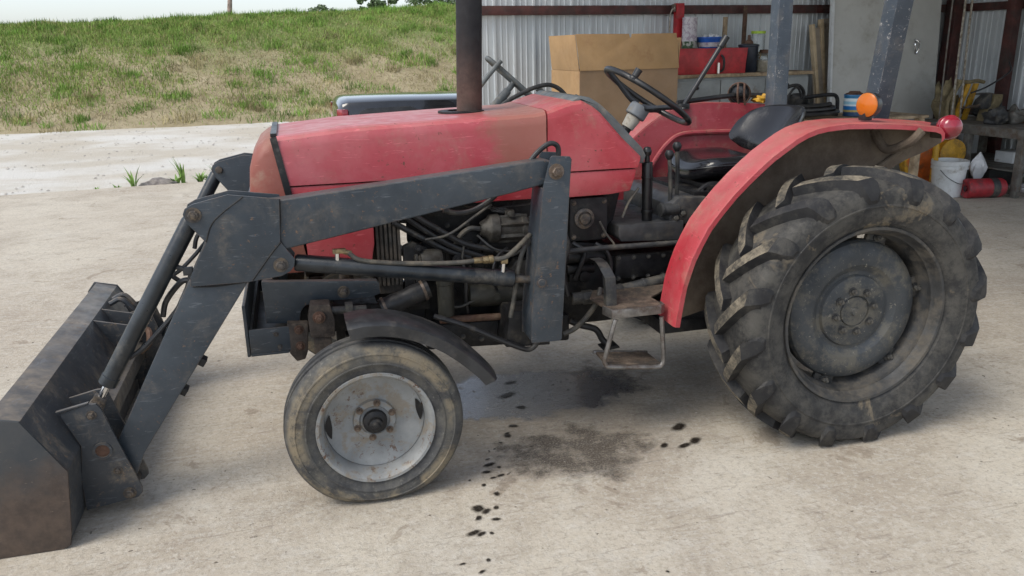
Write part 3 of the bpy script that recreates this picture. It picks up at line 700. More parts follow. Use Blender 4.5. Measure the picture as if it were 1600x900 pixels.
# on/behind the toolbox
stand = prop('shelf_board', 'narrow wooden riser board behind the red tool box', 'shelf', 4.95, 5.62, TOPZ)
b = B(); box2(b, (-.55, -.07, .255), (.45, .08, .275)); part('board', b, 'bench_wood', stand, .003)
for s in (-.5, .4): b = B(); box2(b, (s-.02, -.06, 0), (s+.02, .07, .254)); part('bracket', b, 'bench_wood', stand, .003)
RZ = TOPZ+.276
b = B(); lathe(b, [(.001, 0), (.083, 0), (.085, .005), (.085, .325), (.088, .33), (.088, .338), (.001, .34)], (0, 0, 0), (0, 0, 1), 28)
single('label_can', b, 'can_label_print', 'tall white printed can standing behind the red tool box', 'can', 4.76, 5.61, RZ)
t = prop('blue_tub', 'round blue plastic tub with white label behind the red tool box', 'tub', 5.01, 5.60, RZ)
b = B(); lathe(b, [(.001, 0), (.115, 0), (.14, .105), (.147, .107), (.147, .122), (.137, .122), (.115, .02), (.001, .02)], (0, 0, 0), (0, 0, 1), 32); part('body', b, 'blue_plastic', t)
b = B(); lathe(b, [(.123, .012), (.1345, .062)], (0, 0, 0), (0, 0, 1), 32); part('label_band', b, 'white_paper', t)
b = B()
for i in range(9): 
    q = bmesh.ops.create_icosphere(b, subdivisions=1, radius=.03, matrix=Matrix.Translation((random.uniform(-.07, .07), random.uniform(-.07, .07), .115+random.random()*.02)))
part('contents', b, 'white_bag', t)
t = prop('black_canister', 'tall dark canister with rusty funnel cap on the workbench', 'canister', 5.42, 5.40, TOPZ)
b = B(); lathe(b, [(.001, 0), (.100, 0), (.104, .006), (.110, .28), (.118, .285), (.118, .305), (.10, .31), (.06, .315), (.001, .316)], (0, 0, 0), (0, 0, 1), 32); part('body', b, 'navy_can', t)
b = B(); lathe(b, [(.055, .30), (.045, .34), (.02, .36), (.016, .41), (.001, .412)], (0, 0, 0), (0, 0, 1), 20); part('cap', b, 'rusty_iron', t)
b = B(); tube(b, [(.08, -.09, .22), (.085, -.12, .19), (.08, -.10, .15)], .008, 6); part('tap', b, 'brass', t)
t = prop('glass_jar', 'glass jar half full of beige powder beside the dark canister', 'jar', 5.625, 5.36, TOPZ)
b = B(); lathe(b, [(.001, 0), (.10, 0), (.108, .012), (.108, .15), (.10, .18), (.062, .21), (.058, .235), (.062, .236), (.001, .237)], (0, 0, 0), (0, 0, 1), 28); part('glass', b, 'clear_glass', t)
b = B(); lathe(b, [(.001, .004), (.096, .004), (.102, .015), (.102, .125), (.05, .132), (.001, .13)], (0, 0, 0), (0, 0, 1), 28); part('contents', b, 'beige_fill', t)
b = B(); lathe(b, [(.064, .20), (.066, .245), (.001, .248)], (0, 0, 0), (0, 0, 1), 24); part('lid', b, 'rusty_iron', t)
t = prop('glass_jar', 'small jar of beige powder mostly hidden behind the roll bar post', 'jar', 5.83, 5.37, TOPZ)
b = B(); lathe(b, [(.001, 0), (.07, 0), (.075, .01), (.075, .13), (.05, .16), (.001, .161)], (0, 0, 0), (0, 0, 1), 24); part('glass', b, 'beige_fill', t)
b = B(); lathe(b, [(.052, .155), (.052, .185), (.001, .187)], (0, 0, 0), (0, 0, 1), 20); part('lid', b, 'white_plastic', t)
t = prop('clear_bottle', 'clear plastic bottle with lime green lid behind the jar', 'bottle', 5.71, 5.63, TOPZ)
b = B(); lathe(b, [(.001, 0), (.078, 0), (.08, .01), (.08, .40), (.072, .43), (.001, .431)], (0, 0, 0), (0, 0, 1), 28); part('bottle', b, 'clear_glass', t)
b = B(); lathe(b, [(.084, .425), (.084, .455), (.001, .457)], (0, 0, 0), (0, 0, 1), 28); part('lid', b, 'lime', t)
b = B(); lathe(b, [(.001, .005), (.07, .005), (.07, .22), (.001, .222)], (0, 0, 0), (0, 0, 1), 24); part('contents', b, 'white_plastic', t)
for (u, w, h, mt, lb) in ((5.33, .05, .62, 'bench_wood', 'short brown stick standing behind the tool box end'), (5.60, .045, .74, 'rusty_iron', 'rusty bar standing upright behind the dark canister')):
    b = B(); box2(b, (-w/2, -.015, 0), (w/2, .015, h)); single('stick', b, mt, lb, 'stick', u, 5.76, TOPZ, bevel=.003)
# planks leaning beside the cabinet
for i, (u0, u1, vt, w, th, h, mt, lb) in enumerate(((6.80, 6.50, 5.80, .045, .10, 1.86, 'lumber', 'narrow pale stud leaning leftmost of the leaning boards'), (6.80, 6.575, 5.82, .15, .03, 1.82, 'grey_board', 'dull grey board leaning between the two pale studs'),
        (6.90, 6.66, 5.80, .05, .09, 1.92, 'lumber', 'pale stud leaning in the middle of the boards'), (6.97, 6.79, 5.83, .19, .03, 1.93, 'grey_board', 'wide grey board leaning nearest the white panel'))):
    b = B(); vb = 5.60+.03*i
    for k in (0, 1): pass
    lo = Vector((u0, vb-.05*(i % 2), 0)); hi = Vector((u1, vt-.13+.02*i, h)); d = (hi-lo); zr = d.normalized(); xr = Vector((1, 0, 0)); yr = zr.cross(xr).normalized(); xr = yr.cross(zr)
    rot = Matrix((xr, yr, zr)).transposed(); box(b, (lo+hi)/2, (w, th*.6, d.length), rot)
    o = single('leaning_board', b, mt, lb, 'board', 0, 0, 0, 'boards leaning on the back wall', bevel=.003)
# large white panel
wp_ = prop('leaning_door', 'large pale grey door panel leaning upright against the back wall', 'panel', 0, 0)
b = B(); loft(b, [[(6.70, 5.36, 0), (8.26, 5.30, 0), (8.26, 5.345, 0), (6.70, 5.405, 0)], [(6.675, 5.55, 2.6), (8.31, 5.52, 2.6), (8.31, 5.565, 2.6), (6.675, 5.595, 2.6)]]); part('sheet', b, 'panel_white', wp_, .004)
b = B(); loft(b, [[(6.672, 5.35, 0), (6.697, 5.35, 0), (6.697, 5.41, 0), (6.672, 5.41, 0)], [(6.647, 5.54, 2.6), (6.672, 5.54, 2.6), (6.672, 5.60, 2.6), (6.647, 5.60, 2.6)]]); part('edge_trim', b, 'white_plastic', wp_, .003)
b = B(); tube(b, [(7.90, 5.44, 1.66), (7.875, 5.40, 1.62), (7.885, 5.395, 1.54), (7.92, 5.42, 1.49), (7.945, 5.40, 1.55), (7.935, 5.40, 1.63), (7.91, 5.44, 1.66)], .010, 8); part('pull_handle', b, 'chrome', wp_)
b = B(); lathe(b, [(.001, 0), (.03, 0), (.028, .006), (.001, .008)], (7.91, 5.464, 1.66), (0, -1, 0), 16); part('handle_plate', b, 'bolt_steel', wp_)
# hanging rods
for (ua, ub, v, r, mt, lb) in ((7.715, 7.747, 4.6, .012, 'rope', 'left of the two pale mottled rods hanging by the corner post'), (7.815, 7.877, 4.6, .012, 'rope', 'right of the two pale mottled rods hanging by the corner post'), (7.545, 7.579, 4.62, .009, 'bench_steel', 'thin dull grey rod hanging just right of the white panel')):
    b = B(); tube(b, [(ua, v, 3.69), (ua+.01, v, 2.083), ((ua+ub)/2, v, 1.4), (ub, v, .8), (ub+.01, v, .35)], r, 8); single('hanging_rod', b, mt, lb, 'rod', 0, 0, 0, 'rods hanging from the roof')

# ------------------------------------------------------------------ right-hand bench and its clutter
bn = prop('steel_bench', 'grey steel frame bench along the right wall', 'bench', 0, 0)
BT = .70
b = B(); box2(b, (7.62, 3.3, BT), (8.72, 4.95, BT+.03)); part('top', b, 'bench_steel', bn, .004)
for nm, lo, hi in (('rail', (7.58, 3.3, BT-.075), (7.619, 4.95, BT+.026)), ('rail', (7.621, 4.90, BT-.07), (8.7, 4.94, BT-.001)), ('rail', (7.62, 3.31, BT-.07), (8.7, 3.35, BT-.001))):
    b = B(); box2(b, lo, hi); part(nm, b, 'bench_steel', bn, .004)
for lo in ((7.585, 4.86), (7.585, 4.18), (7.585, 3.5), (8.62, 4.86), (8.62, 3.5)):
    b = B(); box2(b, (lo[0], lo[1], 0), (lo[0]+.075, lo[1]+.075, BT-.076)); part('leg', b, 'bench_steel', bn, .005)
b = B(); box2(b, (7.66, 3.4, .26), (8.66, 4.85, .28)); part('shelf', b, 'bench_steel', bn, .004)
b = B(); box2(b, (7.60, 3.40, .03), (7.64, 3.499, .07)); box2(b, (7.60, 3.576, .03), (7.64, 4.179, .07)); part('stretcher', b, 'bench_steel', bn, .004)
def lump(name, mat, label, cat, u, v, z, s, seed, rough=.28, sub=3):
    rr = random.Random(seed); b = B(); bmesh.ops.create_icosphere(b, subdivisions=sub, radius=1)
    ph = [rr.uniform(0, 6) for _ in range(6)]
    for q in b.verts:
        p = q.co; k = 1+rough*(math.sin(p.x*4+ph[0])*math.sin(p.y*5+ph[1])+.6*math.sin(p.z*7+ph[2]+p.x*3)); zz = max(p.z, -.75)
        q.co = Vector((p.x*s[0]*k, p.y*s[1]*k, (zz+.75)*s[2]*k))
    return single(name, b, mat, label, cat, u, v, z, angle=60)
# vice on the bench
vc = prop('bench_vice', 'dark bench vice standing on the steel bench', 'vice', 8.16, 4.45, BT+.031)
b = B(); prism(b, [(-.13, 0), (.13, 0), (.10, .06), (.07, .16), (.11, .22), (.11, .30), (-.02, .30), (-.02, .22), (-.10, .12)], -.06, .06); part('body', b, 'khaki', vc, .008)
b = B(); prism(b, [(-.20, .14), (-.05, .14), (-.05, .31), (-.10, .31), (-.20, .24)], -.055, .055); part('jaw', b, 'dusty_iron', vc, .008)
b = B(); cyl(b, (-.34, 0, .17), (-.20, 0, .17), .018); cyl(b, (-.31, -.12, .20), (-.31, .12, .14), .009); part('screw', b, 'bolt_steel', vc)
ys_ = prop('yellow_clamp_stand', 'yellow painted forked stand on the bench by the corner post', 'stand', 7.98, 4.62, BT+.031)
for (x0, x1, y0) in ((-.16, -.02, 0), (.02, .14, .03)):
    b = B(); loft(b, [[(x0-.03, y0-.02, 0), (x0+.03, y0-.02, 0), (x0+.03, y0+.02, 0), (x0-.03, y0+.02, 0)], [(x1-.03, y0-.02, .42), (x1+.03, y0-.02, .42), (x1+.03, y0+.02, .42), (x1-.03, y0+.02, .42)]]); part('leg', b, 'yellow_paint', ys_, .005)
b = B(); tube(b, [(-.22, 0, .46), (-.02, 0, .44), (.14, .03, .45), (.26, .03, .43)], .022, 8); part('crossbar', b, 'khaki', ys_)
b = B(); tube(b, [(-.20, 0, .05), (-.23, 0, .3), (-.16, 0, .44)], .03, 8); tube(b, [(-.28, 0, .02), (-.30, 0, .22), (-.2, 0, .40)], .022, 8); part('strap', b, 'khaki', ys_)
b = B(); tube(b, [(7.95, 4.55, 1.05), (8.2, 4.55, 1.12), (8.45, 4.5, 1.28), (8.66, 4.7, 1.38)], .010, 8); single('welding_cable', b, 'dark_plastic', 'black cable rising from the bench clutter to the right wall', 'cable', 0, 0)
b = B(); tube(b, [(8.1, 4.7, .74), (8.08, 4.7, .98), (8.2, 4.7, 1.02), (8.5, 4.7, 1.0), (8.52, 4.7, .85), (8.46, 4.7, .74)], .012, 8); single('wire_frame', b, 'bench_steel', 'bent grey wire frame standing on the bench', 'frame', 0, 0)
rd = prop('red_machine', 'red cast machine part at the end of the steel bench', 'machine', 8.30, 3.98, BT+.031)
b = B(); prism(b, [(-.10, 0), (.16, 0), (.16, .10), (.04, .16), (.04, .34), (.12, .42), (.02, .46), (-.07, .38), (-.06, .14)], -.07, .07); part('body', b, 'red_can', rd, .01)
b = B(); cyl(b, (.0, -.09, .06), (.0, .09, .06), .04); part('shaft', b, 'dark_plastic', rd)
lump('clutter_part', 'dusty_iron', 'dark greasy casting lying at the front of the bench', 'casting', 7.86, 4.10, BT+.03, (.13, .12, .09), 3)
lump('clutter_part', 'bench_steel', 'grey metal lump between the casting and the red machine', 'casting', 8.05, 4.02, BT+.03, (.10, .10, .10), 4)
lump('cloth_bundle', 'khaki', 'khaki cloth bundle on the bench behind the yellow stand', 'cloth', 7.82, 4.78, BT+.03, (.13, .10, .24), 5)
lump('tool_roll', 'dark_plastic', 'black tool roll at the far end of the bench top', 'tool roll', 8.45, 4.72, BT+.03, (.20, .10, .13), 9)
b = B(); box2(b, (-.15, -.12, 0), (.15, .12, .13)); single('white_box', b, 'white_plastic', 'small white box on the lower bench shelf', 'box', 8.22, 4.1, .281, bevel=.012)
b = B(); box2(b, (-.2, -.15, 0), (.2, .15, .2)); single('dark_crate', b, 'dark_plastic', 'dark crate on the floor under the bench', 'crate', 8.15, 4.3, 0, bevel=.012)
lump('rag', 'white_paper', 'pale rag on the floor under the bench near the frame edge', 'rag', 8.05, 3.75, 0, (.16, .12, .05), 6)
pl = prop('white_pail', 'white plastic pail with wire handle standing in front of the bench', 'pail', 7.10, 3.95)
b = B(); lathe(b, [(.001, 0), (.150, 0), (.155, .006), (.174, .30), (.186, .302), (.186, .335), (.180, .336), (.183, .345), (.190, .347), (.190, .392), (.181, .394), (.176, .36), (.150, .02), (.001, .02)], (0, 0, 0), (0, 0, 1), 40); part('bucket_body', b, 'white_plastic', pl)
b = B(); tube(b, [(-.178, -.02, .32), (-.15, -.12, .23), (-.02, -.185, .155), (.10, -.165, .20), (.178, -.03, .32)], .0035, 6); part('wire_handle', b, 'dark_plastic', pl)
bg_ = B(); rr = random.Random(11); bmesh.ops.create_icosphere(bg_, subdivisions=3, radius=1)
for q in bg_.verts:
    p = q.co; w = .11*(1-.75*max(p.z, 0)**1.4)*(1-.45*max(-p.z, 0)); k = 1+.22*math.sin(p.x*6+p.y*9+p.z*7)
    q.co = Vector((p.x*w*k, p.y*w*.6*k, .17+p.z*.17))
single('plastic_bag', bg_, 'white_bag', 'white plastic bag with tied top hanging from the bench frame', 'bag', 7.50, 3.93, .12, angle=25)
rc = prop('red_cylinder', 'red cylinder lying on the floor beside the white pail', 'cylinder', 7.33, 3.68)
b = B(); lathe(b, [(.03, -.22), (.03, -.2), (.095, -.215), (.105, -.205), (.108, -.19), (.104, -.1), (.104, .18), (.09, .21), (.001, .215)], (0, 0, .106), (.96, -.28, 0), 32); part('shell', b, 'red_can', rc)
b = B(); cyl(b, (-.205, .06, .106), (-.196, .057, .106), .034); part('bore', b, 'dark_plastic', rc)
b = B(); lathe(b, [(.106, .05), (.107, .06), (.107, .12), (.106, .13)], (0, 0, .106), (.96, -.28, 0), 32); part('band', b, 'dusty_iron', rc)
ym = prop('yellow_implement', 'yellow and orange implement shield on the floor behind the fender end', 'implement', 7.15, 4.30)
b = B(); lathe(b, [(.30, -.05), (.34, -.05), (.34, .05), (.30, .05)], (.02, 0, .36), (.2, 1, 0), 32, closed=True); part('ring', b, 'yellow_paint', ym)
b = B(); prism(b, [(-.24, 0), (.24, 0), (.30, .35), (.18, .60), (-.10, .62), (-.30, .35)], .01, .04); part('shield', b, 'orange_paint', ym, .004)
b = B(); lathe(b, [(.001, -.06), (.16, -.04), (.16, .04), (.001, .06)], (.24, -.08, .42), (.2, 1, 0), 24); part('wheel', b, 'yellow_paint', ym)
b = B(); cyl(b, (-.10, -.2, 0), (-.08, -.16, .68), .035); part('handle', b, 'yellow_paint', ym)
# table behind the tractor with hoses and spray can
tbx = prop('low_table', 'low wooden table behind the seat loaded with black hoses', 'table', 5.60, 4.05)
b = B(); box2(b, (-.75, -.35, .895), (.85, .35, .925)); part('top', b, 'bench_wood', tbx, .005)
for sx, sy in ((-.7, -.3), (.78, -.3), (-.7, .3), (.78, .3)): b = B(); box2(b, (sx-.035, sy-.035, 0), (sx+.035, sy+.035, .894)); part('leg', b, 'bench_wood', tbx, .004)
TZ = .926
sc_ = prop('spray_can', 'blue and white spray can without cap standing on the low table', 'spray can', 5.72, 3.98, TZ)
b = B(); lathe(b, [(.001, 0), (.092, 0), (.098, .006), (.098, .205), (.102, .208), (.100, .218)], (0, 0, 0), (0, 0, 1), 32); part('body', b, 'spray_can_print', sc_)
b = B(); lathe(b, [(.100, .218), (.075, .232), (.06, .236), (.05, .25), (.02, .252), (.001, .253)], (0, 0, 0), (0, 0, 1), 28); part('dome', b, 'rusty_iron', sc_)
b = B(); tube(b, [(0.33*math.cos(a*.55)*(1-.012*a), .22*math.sin(a*.55)*(1-.012*a), .025+.0035*a) for a in range(34)], .021, 8, 3); single('hose_coil', b, 'hose_rubber', 'coil of black hose lying on the low table', 'hose', 5.23, 4.02, TZ)
b = B(); tube(b, [(-.26, 0, .12), (-.22, 0, .26), (-.08, -.02, .30), (.02, 0, .22), (-.02, 0, .08)], .017, 8); tube(b, [(-.30, .03, .16), (0, .03, .17), (.35, .03, .19), (.46, .03, .16), (.48, .03, .02)], .02, 8); tube(b, [(-.22, -.05, .03), (-.2, -.05, .2), (-.1, -.05, .28), (0, -.05, .1)], .012, 8)
single('bent_pipework', b, 'black_iron', 'tangle of bent black pipes on top of the hose coil', 'pipes', 5.10, 4.02, TZ+.03)
lump('engine_casting', 'black_iron', 'small black engine part among the hoses on the low table', 'engine part', 5.02, 4.08, TZ+.02, (.16, .14, .12), 13, .4)

# ------------------------------------------------------------------ the red tractor with its front loader
YC = 0.86
def mir(y): return 2*YC-y
TR = thing('tractor', 'red loader tractor with dark slate front loader and worn paint on concrete', 'tractor', (1.0, YC, 0))
def T(name, bm, mat, parent=None, bevel=0, angle=34, segs=2): return obj(name, bm, mat, parent or TR, bevel, angle, segs)
SH = {}
def bolts(name, spots, d, r, h, mat, parent, rnd=False):
    """alike bolts share one mesh"""
    key = (name, tuple(d), r, h, mat, rnd)
    if key not in SH:
        b = B(); hexbolt(b, (0, 0, 0), d, r, h, True, rnd); SH[key] = mesh_of(name, b, mat)
    for s in spots:
        o = bpy.data.objects.new(name, SH[key]); COL.objects.link(o); o.parent = parent
        o.matrix_parent_inverse = PMAT[parent.name].inverted(); o.location = s; PMAT[o.name] = Matrix()

# ---- hood
def shell(b, pts, w, top, rnd, inset=0):
    """side profile extruded across the tractor; the edges along the top run are rounded"""
    n = len(pts); vn = [b.verts.new((x, YC-w, z)) for x, z in pts]; vf = [b.verts.new((x, YC+w, z)) for x, z in pts]
    b.faces.new(vn); b.faces.new(vf[::-1]); es = []
    for i in range(n):
        j = (i+1) % n; b.faces.new((vn[i], vf[i], vf[j], vn[j]))
        if i in top:
            es += [b.edges.get((vn[i], vn[j])), b.edges.get((vf[i], vf[j]))]
    bmesh.ops.recalc_face_normals(b, faces=b.faces[:])
    bmesh.ops.bevel(b, geom=[e for e in es if e], offset=rnd, segments=5, profile=.62, affect='EDGES', clamp_overlap=True)
b = B(); shell(b, [(-.272, 1.362), (0, 1.387), (.43, 1.403), (.60, 1.408), (.80, 1.414), (.846, 1.424), (.846, 1.165), (-.245, 1.165)], .322, range(0, 5), .055)
hood = T('hood', b, 'red_hood', angle=22)
b = B(); box2(b, (-.24, YC-.318, 1.045), (.846, YC+.318, 1.159)); T('hood_skirt', b, 'red', bevel=.006)
b = B(); shell(b, [(.852, 1.424), (.90, 1.440), (.96, 1.457), (1.01, 1.462), (1.06, 1.437), (1.098, 1.407), (1.15, 1.352), (1.205, 1.292), (1.255, 1.245), (1.293, 1.209), (1.272, 1.157), (.852, 1.157)], .324, range(0, 9), .05)
cowl = T('cowl', b, 'red', angle=22)
b = B(); prism(b, [(.852, 1.151), (1.270, 1.151), (1.262, 1.11), (1.241, 1.052), (1.14, 1.042), (.852, 1.040)], YC-.320, YC+.320); T('cowl_skirt', b, 'red', bevel=.008)
b = B(); prism(b, [(.955, 1.450), (1.00, 1.474), (1.05, 1.470), (1.10, 1.440), (1.16, 1.388), (1.25, 1.295), (1.305, 1.24), (1.325, 1.205), (1.312, 1.17), (1.285, 1.17), (1.28, 1.20), (1.20, 1.28), (1.09, 1.40), (1.01, 1.452)], YC-.300, YC+.300); T('dash_panel', b, 'grey_trim', bevel=.012)
b = B(); lathe(b, [(.105, 0), (.105, .012), (.062, .014), (.060, .0)], (.54, YC, 1.400), (0, 0, 1), 28); T('exhaust_collar', b, 'black_iron')
b = B(); lathe(b, [(.0575, 1.36), (.0575, 2.75), (.052, 2.75), (.052, 2.2)], (.54, YC, 0), (0.028, 0, 1), 36); T('exhaust_pipe', b, 'exhaust_iron')
# nose
def nsec(x, w, zb, zt, r):
    p = [(w-.01, zb), (w, zb+.1), (w, zt-r), (w-r*.30, zt-r*.30), (w-r, zt), (0, zt+.006)]
    return [(x+.10*(0 if k else 0), YC-a, z) for k, (a, z) in enumerate(p)] + [(x, YC+a, z) for a, z in p[-2::-1]]
b = B(); loft(b, [nsec(-.398, .262, .80, 1.15, .06), nsec(-.388, .290, .80, 1.235, .065), nsec(-.372, .302, .80, 1.285, .065), nsec(-.350, .310, .80, 1.322, .06), nsec(-.320, .315, .80, 1.345, .055), nsec(-.296, .317, .80, 1.358, .055), nsec(-.27, .317, .80, 1.362, .055)])
for v in b.verts:
    if v.co.x > -.30: v.co.x += (1.362-v.co.z)*.145
T('nose_cowl', b, 'red_nose', angle=60)
b = B(); prism(b, [(-.200, 1.04), (.088, 1.04), (.085, .90), (.072, .83), (.06, .805), (-.19, .805)], YC-.316, YC+.316); T('radiator_side_panel', b, 'red', bevel=.008)
b = B()
for s in (YC-.326, YC+.3185): prism(b, [(-.296, 1.358), (-.270, 1.362), (-.216, 1.04), (-.243, 1.04)], s, s+.0075)
box2(b, (-.294, YC-.28, 1.358), (-.270, YC+.28, 1.372)); T('hood_trim_strip', b, 'black_plastic')
b = B(); box2(b, (-.407, YC-.24, .84), (-.399, YC+.24, 1.13)); g = T('front_grille', b, 'black_plastic')
for k in range(9): b = B(); box2(b, (-.415, YC-.235, .855+k*.03), (-.4075, YC+.235, .868+k*.03)); T('grille_bar', b, 'black_iron', g)

# ---- radiator, engine and driveline
b = B(); box2(b, (.098, YC-.27, .66), (.20, YC+.27, 1.043)); rad = T('radiator', b, 'radiator', bevel=.005)
for k in range(6): b = B(); box2(b, (.094+k*.0185, YC-.284-.003*(k % 3), .70), (.106+k*.0185, YC-.271, 1.02-.008*k)); T('fin', b, 'radiator', rad, .003)
b = B(); box2(b, (.30, YC-.22, .50), (.96, YC+.22, .90)); box2(b, (.34, YC-.19, .90), (.92, YC+.19, 1.03)); box2(b, (.36, YC-.21, .36), (.90, YC+.21, .50))
for k in range(4): cyl(b, (.42+k*.14, YC-.225, .62), (.42+k*.14, YC-.20, .62), .035, seg=14)
for k in range(6): box2(b, (.40+k*.09, YC-.228, .72), (.44+k*.09, YC-.20, .86))
eng = T('engine_block', b, 'engine_iron', bevel=.008)
b = B(); lathe(b, [(.02, -.03), (.03, -.028), (.045, 0), (.062, .012), (.064, .05), (.055, .056), (.055, .15), (.060, .155), (.058, .175), (.035, .20), (.02, .21), (.001, .212)], (.575, .56, .925), (1, 0, -.05), 24)
for k in range(7):
    a = k*.9; box(b, (.69, .56+.056*math.cos(a), .92+.056*math.sin(a)), (.13, .012, .016), Matrix.Rotation(-a, 3, 'X'))
box2(b, (.66, .545, .97), (.70, .575, 1.0)); cyl(b, (.68, .56, .985), (.68, .52, .99), .014)
pump = T('injection_pump', b, 'pump_alloy', bevel=.002)
b = B(); lathe(b, [(.001, -.004), (.03, 0), (.052, .012), (.052, .25), (.046, .262), (.046, .40), (.001, .405)], (.47, .545, .632), (1, 0, -.05), 24); cyl(b, (.60, .545, .63), (.60, .49, .63), .016, seg=12); T('starter_motor', b, 'olive_filter')
b = B(); tube(b, [(.55, .56, .925), (.50, .56, .93), (.46, .57, .90), (.44, .58, .86)], .011, 8); T('fuel_line', b, 'dusty_iron'); b = B(); tube(b, [(.76, .56, .95), (.80, .56, .97), (.80, .56, .90)], .008, 8); T('fuel_line', b, 'dusty_iron')
b = B(); lathe(b, [(.001, -.002), (.034, 0), (.036, .008), (.036, .14), (.039, .143), (.039, .165), (.02, .168), (.001, .17)], (.366, .47, .575), (0, 0, 1), 24); T('oil_filter', b, 'olive_filter')
b = B(); lathe(b, [(.041+(.003 if 6 < k < 9 or k in (3,) else 0), k*.02) for k in range(12)], (.09, .49, .625), (.93, .06, .30), 20, capa=True, capb=True); T('radiator_hose', b, 'hose_rubber')
b = B(); tube(b, [(.34, .50, .545), (.50, .50, .538), (.69, .50, .530)], .016, 12); T('drag_link', b, 'rusty_iron')
b = B(); prism(b, [(.28, .40), (.95, .37), (.95, .50), (.28, .52)], .52, .60); T('sump', b, 'engine_iron', bevel=.02)
b = B(); prism(b, [(.24, .86), (.93, .84), (.93, 1.03), (.24, 1.03)], .66, .70); T('engine_shroud', b, 'engine_iron', bevel=.01)
b = B(); tube(b, [(.30, .40, .60), (.42, .36, .56), (.54, .34, .50), (.64, .34, .447), (.70, .34, .425), (.735, .34, .45), (.745, .34, .50)], .012, 10); T('lower_pipe', b, 'hose_rubber')
b = B(); tube(b, [(.36, .40, 1.05), (.42, .40, 1.034), (.49, .40, 1.044), (.565, .40, 1.085), (.62, .40, 1.14)], .011, 10); T('arm_hose', b, 'hose_rubber')
for pts in (((.20, .56, 1.02), (.30, .56, .94), (.42, .55, .86), (.56, .55, .80)), ((.24, .55, 1.02), (.36, .54, .94), (.47, .54, .87), (.60, .54, .83)), ((.17, .57, .98), (.28, .56, .91), (.40, .56, .84), (.50, .56, .80))):
    b = B(); tube(b, pts, .013, 8); T('engine_hose', b, 'hose_rubber')
b = B(); tube(b, [(.47, .54, .87), (.46, .54, .80), (.47, .53, .74)], .006, 6); tube(b, [(.53, .55, .90), (.60, .52, .84), (.70, .52, .82)], .005, 6); tube(b, [(.57, .55, .86), (.66, .53, .80), (.76, .53, .84)], .006, 6); T('wiring', b, 'dusty_iron')
for k, (x, z, r) in enumerate(((.33, .80, .03), (.40, .70, .022), (.52, .66, .03), (.60, .60, .028), (.44, .80, .024), (.74, .66, .032), (.80, .78, .025), (.80, .58, .03), (.27, .86, .02))):
    b = B(); cyl(b, (x, .54, z), (x, .64, z), r, seg=12); hexbolt(b, (x, .54, z), (0, -1, 0), r*.5, .014); T('engine_fitting', b, 'engine_iron', bevel=.002)
b = B(); prism(b, [(.50, .60), (.80, .56), (.82, .64), (.78, .72), (.52, .70)], .555, .64); prism(b, [(.56, .80), (.78, .79), (.79, .86), (.57, .87)], .59, .64); T('side_cover', b, 'engine_iron', bevel=.012)
for y0 in (YC-.20, YC+.16): b = B(); prism(b, [(-.30, .50), (1.0, .40), (1.0, .50), (.30, .58), (-.30, .62)], y0, y0+.04); T('chassis_rail', b, 'black_iron', bevel=.006)
b = B(); lathe(b, [(.018, -.035), (.034, -.033), (.034, -.028), (.022, -.022), (.034, -.016), (.034, -.012), (.050, -.008), (.054, .01), (.054, .07), (.046, .085), (.001, .088)], (.285, .555, .80), (1, 0, 0), 22); T('alternator', b, 'pump_alloy')
b = B(); lathe(b, [(.02, -.02), (.075, -.016), (.066, 0), (.075, .016), (.02, .02)], (.262, .60, .70), (1, 0, 0), 26); T('fan_pulley', b, 'engine_iron')
b = B(); tube(b, [(.262, .555, .835), (.258, .525, .78), (.258, .53, .70), (.262, .60, .625)], .008, 6); T('fan_belt', b, 'hose_rubber')
for k in range(4): b = B(); tube(b, [(.70+.012*k, .56, .975), (.66-.02*k, .57, 1.005), (.52+.09*k, .60, 1.015), (.48+.11*k, .665, 1.03)], .0045, 6); T('injector_pipe', b, 'dusty_iron')
bolts('block_bolt', [(.36+.075*k, .638, .70+.02*(k % 3)) for k in range(8)] + [(.36+.085*k, .518, .43+.02*(k % 2)) for k in range(7)] + [(.42+.09*k, .658, .93) for k in range(6)], (0, -1, 0), .008, .010, 'dusty_iron', eng)
for pts, r, mt in (((( .60, .50, .66), (.58, .48, .72), (.60, .50, .80), (.66, .53, .84)), .007, 'hose_rubber'), (((.40, .52, .76), (.46, .50, .72), (.46, .50, .64), (.47, .52, .56)), .009, 'hose_rubber'), (((.72, .52, .70), (.78, .48, .74), (.84, .46, .82), (.90, .50, .88)), .008, 'dusty_iron'),
        (((.30, .54, .90), (.40, .52, .92), (.52, .53, .99), (.60, .56, 1.03)), .006, 'dusty_iron'), (((.62, .52, .76), (.70, .50, .72), (.80, .50, .70), (.90, .52, .72)), .010, 'hose_rubber'), (((.34, .50, .63), (.42, .49, .60), (.50, .50, .62)), .006, 'pump_alloy')):
    b = B(); tube(b, pts, r, 8); T('engine_pipe', b, mt)
b = B(); prism(b, [(.206, .58), (.31, .58), (.31, .86), (.25, .89), (.206, .87)], .56, .60); T('gap_plate', b, 'engine_iron', bevel=.006)  # dark plate added to cover the lower light gap behind the radiator
b = B(); prism(b, [(.52, .83), (.78, .815), (.80, .85), (.74, .872), (.56, .88)], .575, .60); T('pump_bracket', b, 'engine_iron', bevel=.004)
b = B(); prism(b, [(.66, .655), (.80, .64), (.83, .70), (.80, .77), (.70, .78), (.66, .72)], .53, .60); T('filter_housing', b, 'pump_alloy', bevel=.014)
b = B(); lathe(b, [(.046, -.006), (.046, .006)], (.105, .491, .63), (.93, .06, .30), 20); lathe(b, [(.046, .19), (.046, .202)], (.09, .49, .625), (.93, .06, .30), 20); T('hose_clamp', b, 'bolt_steel')
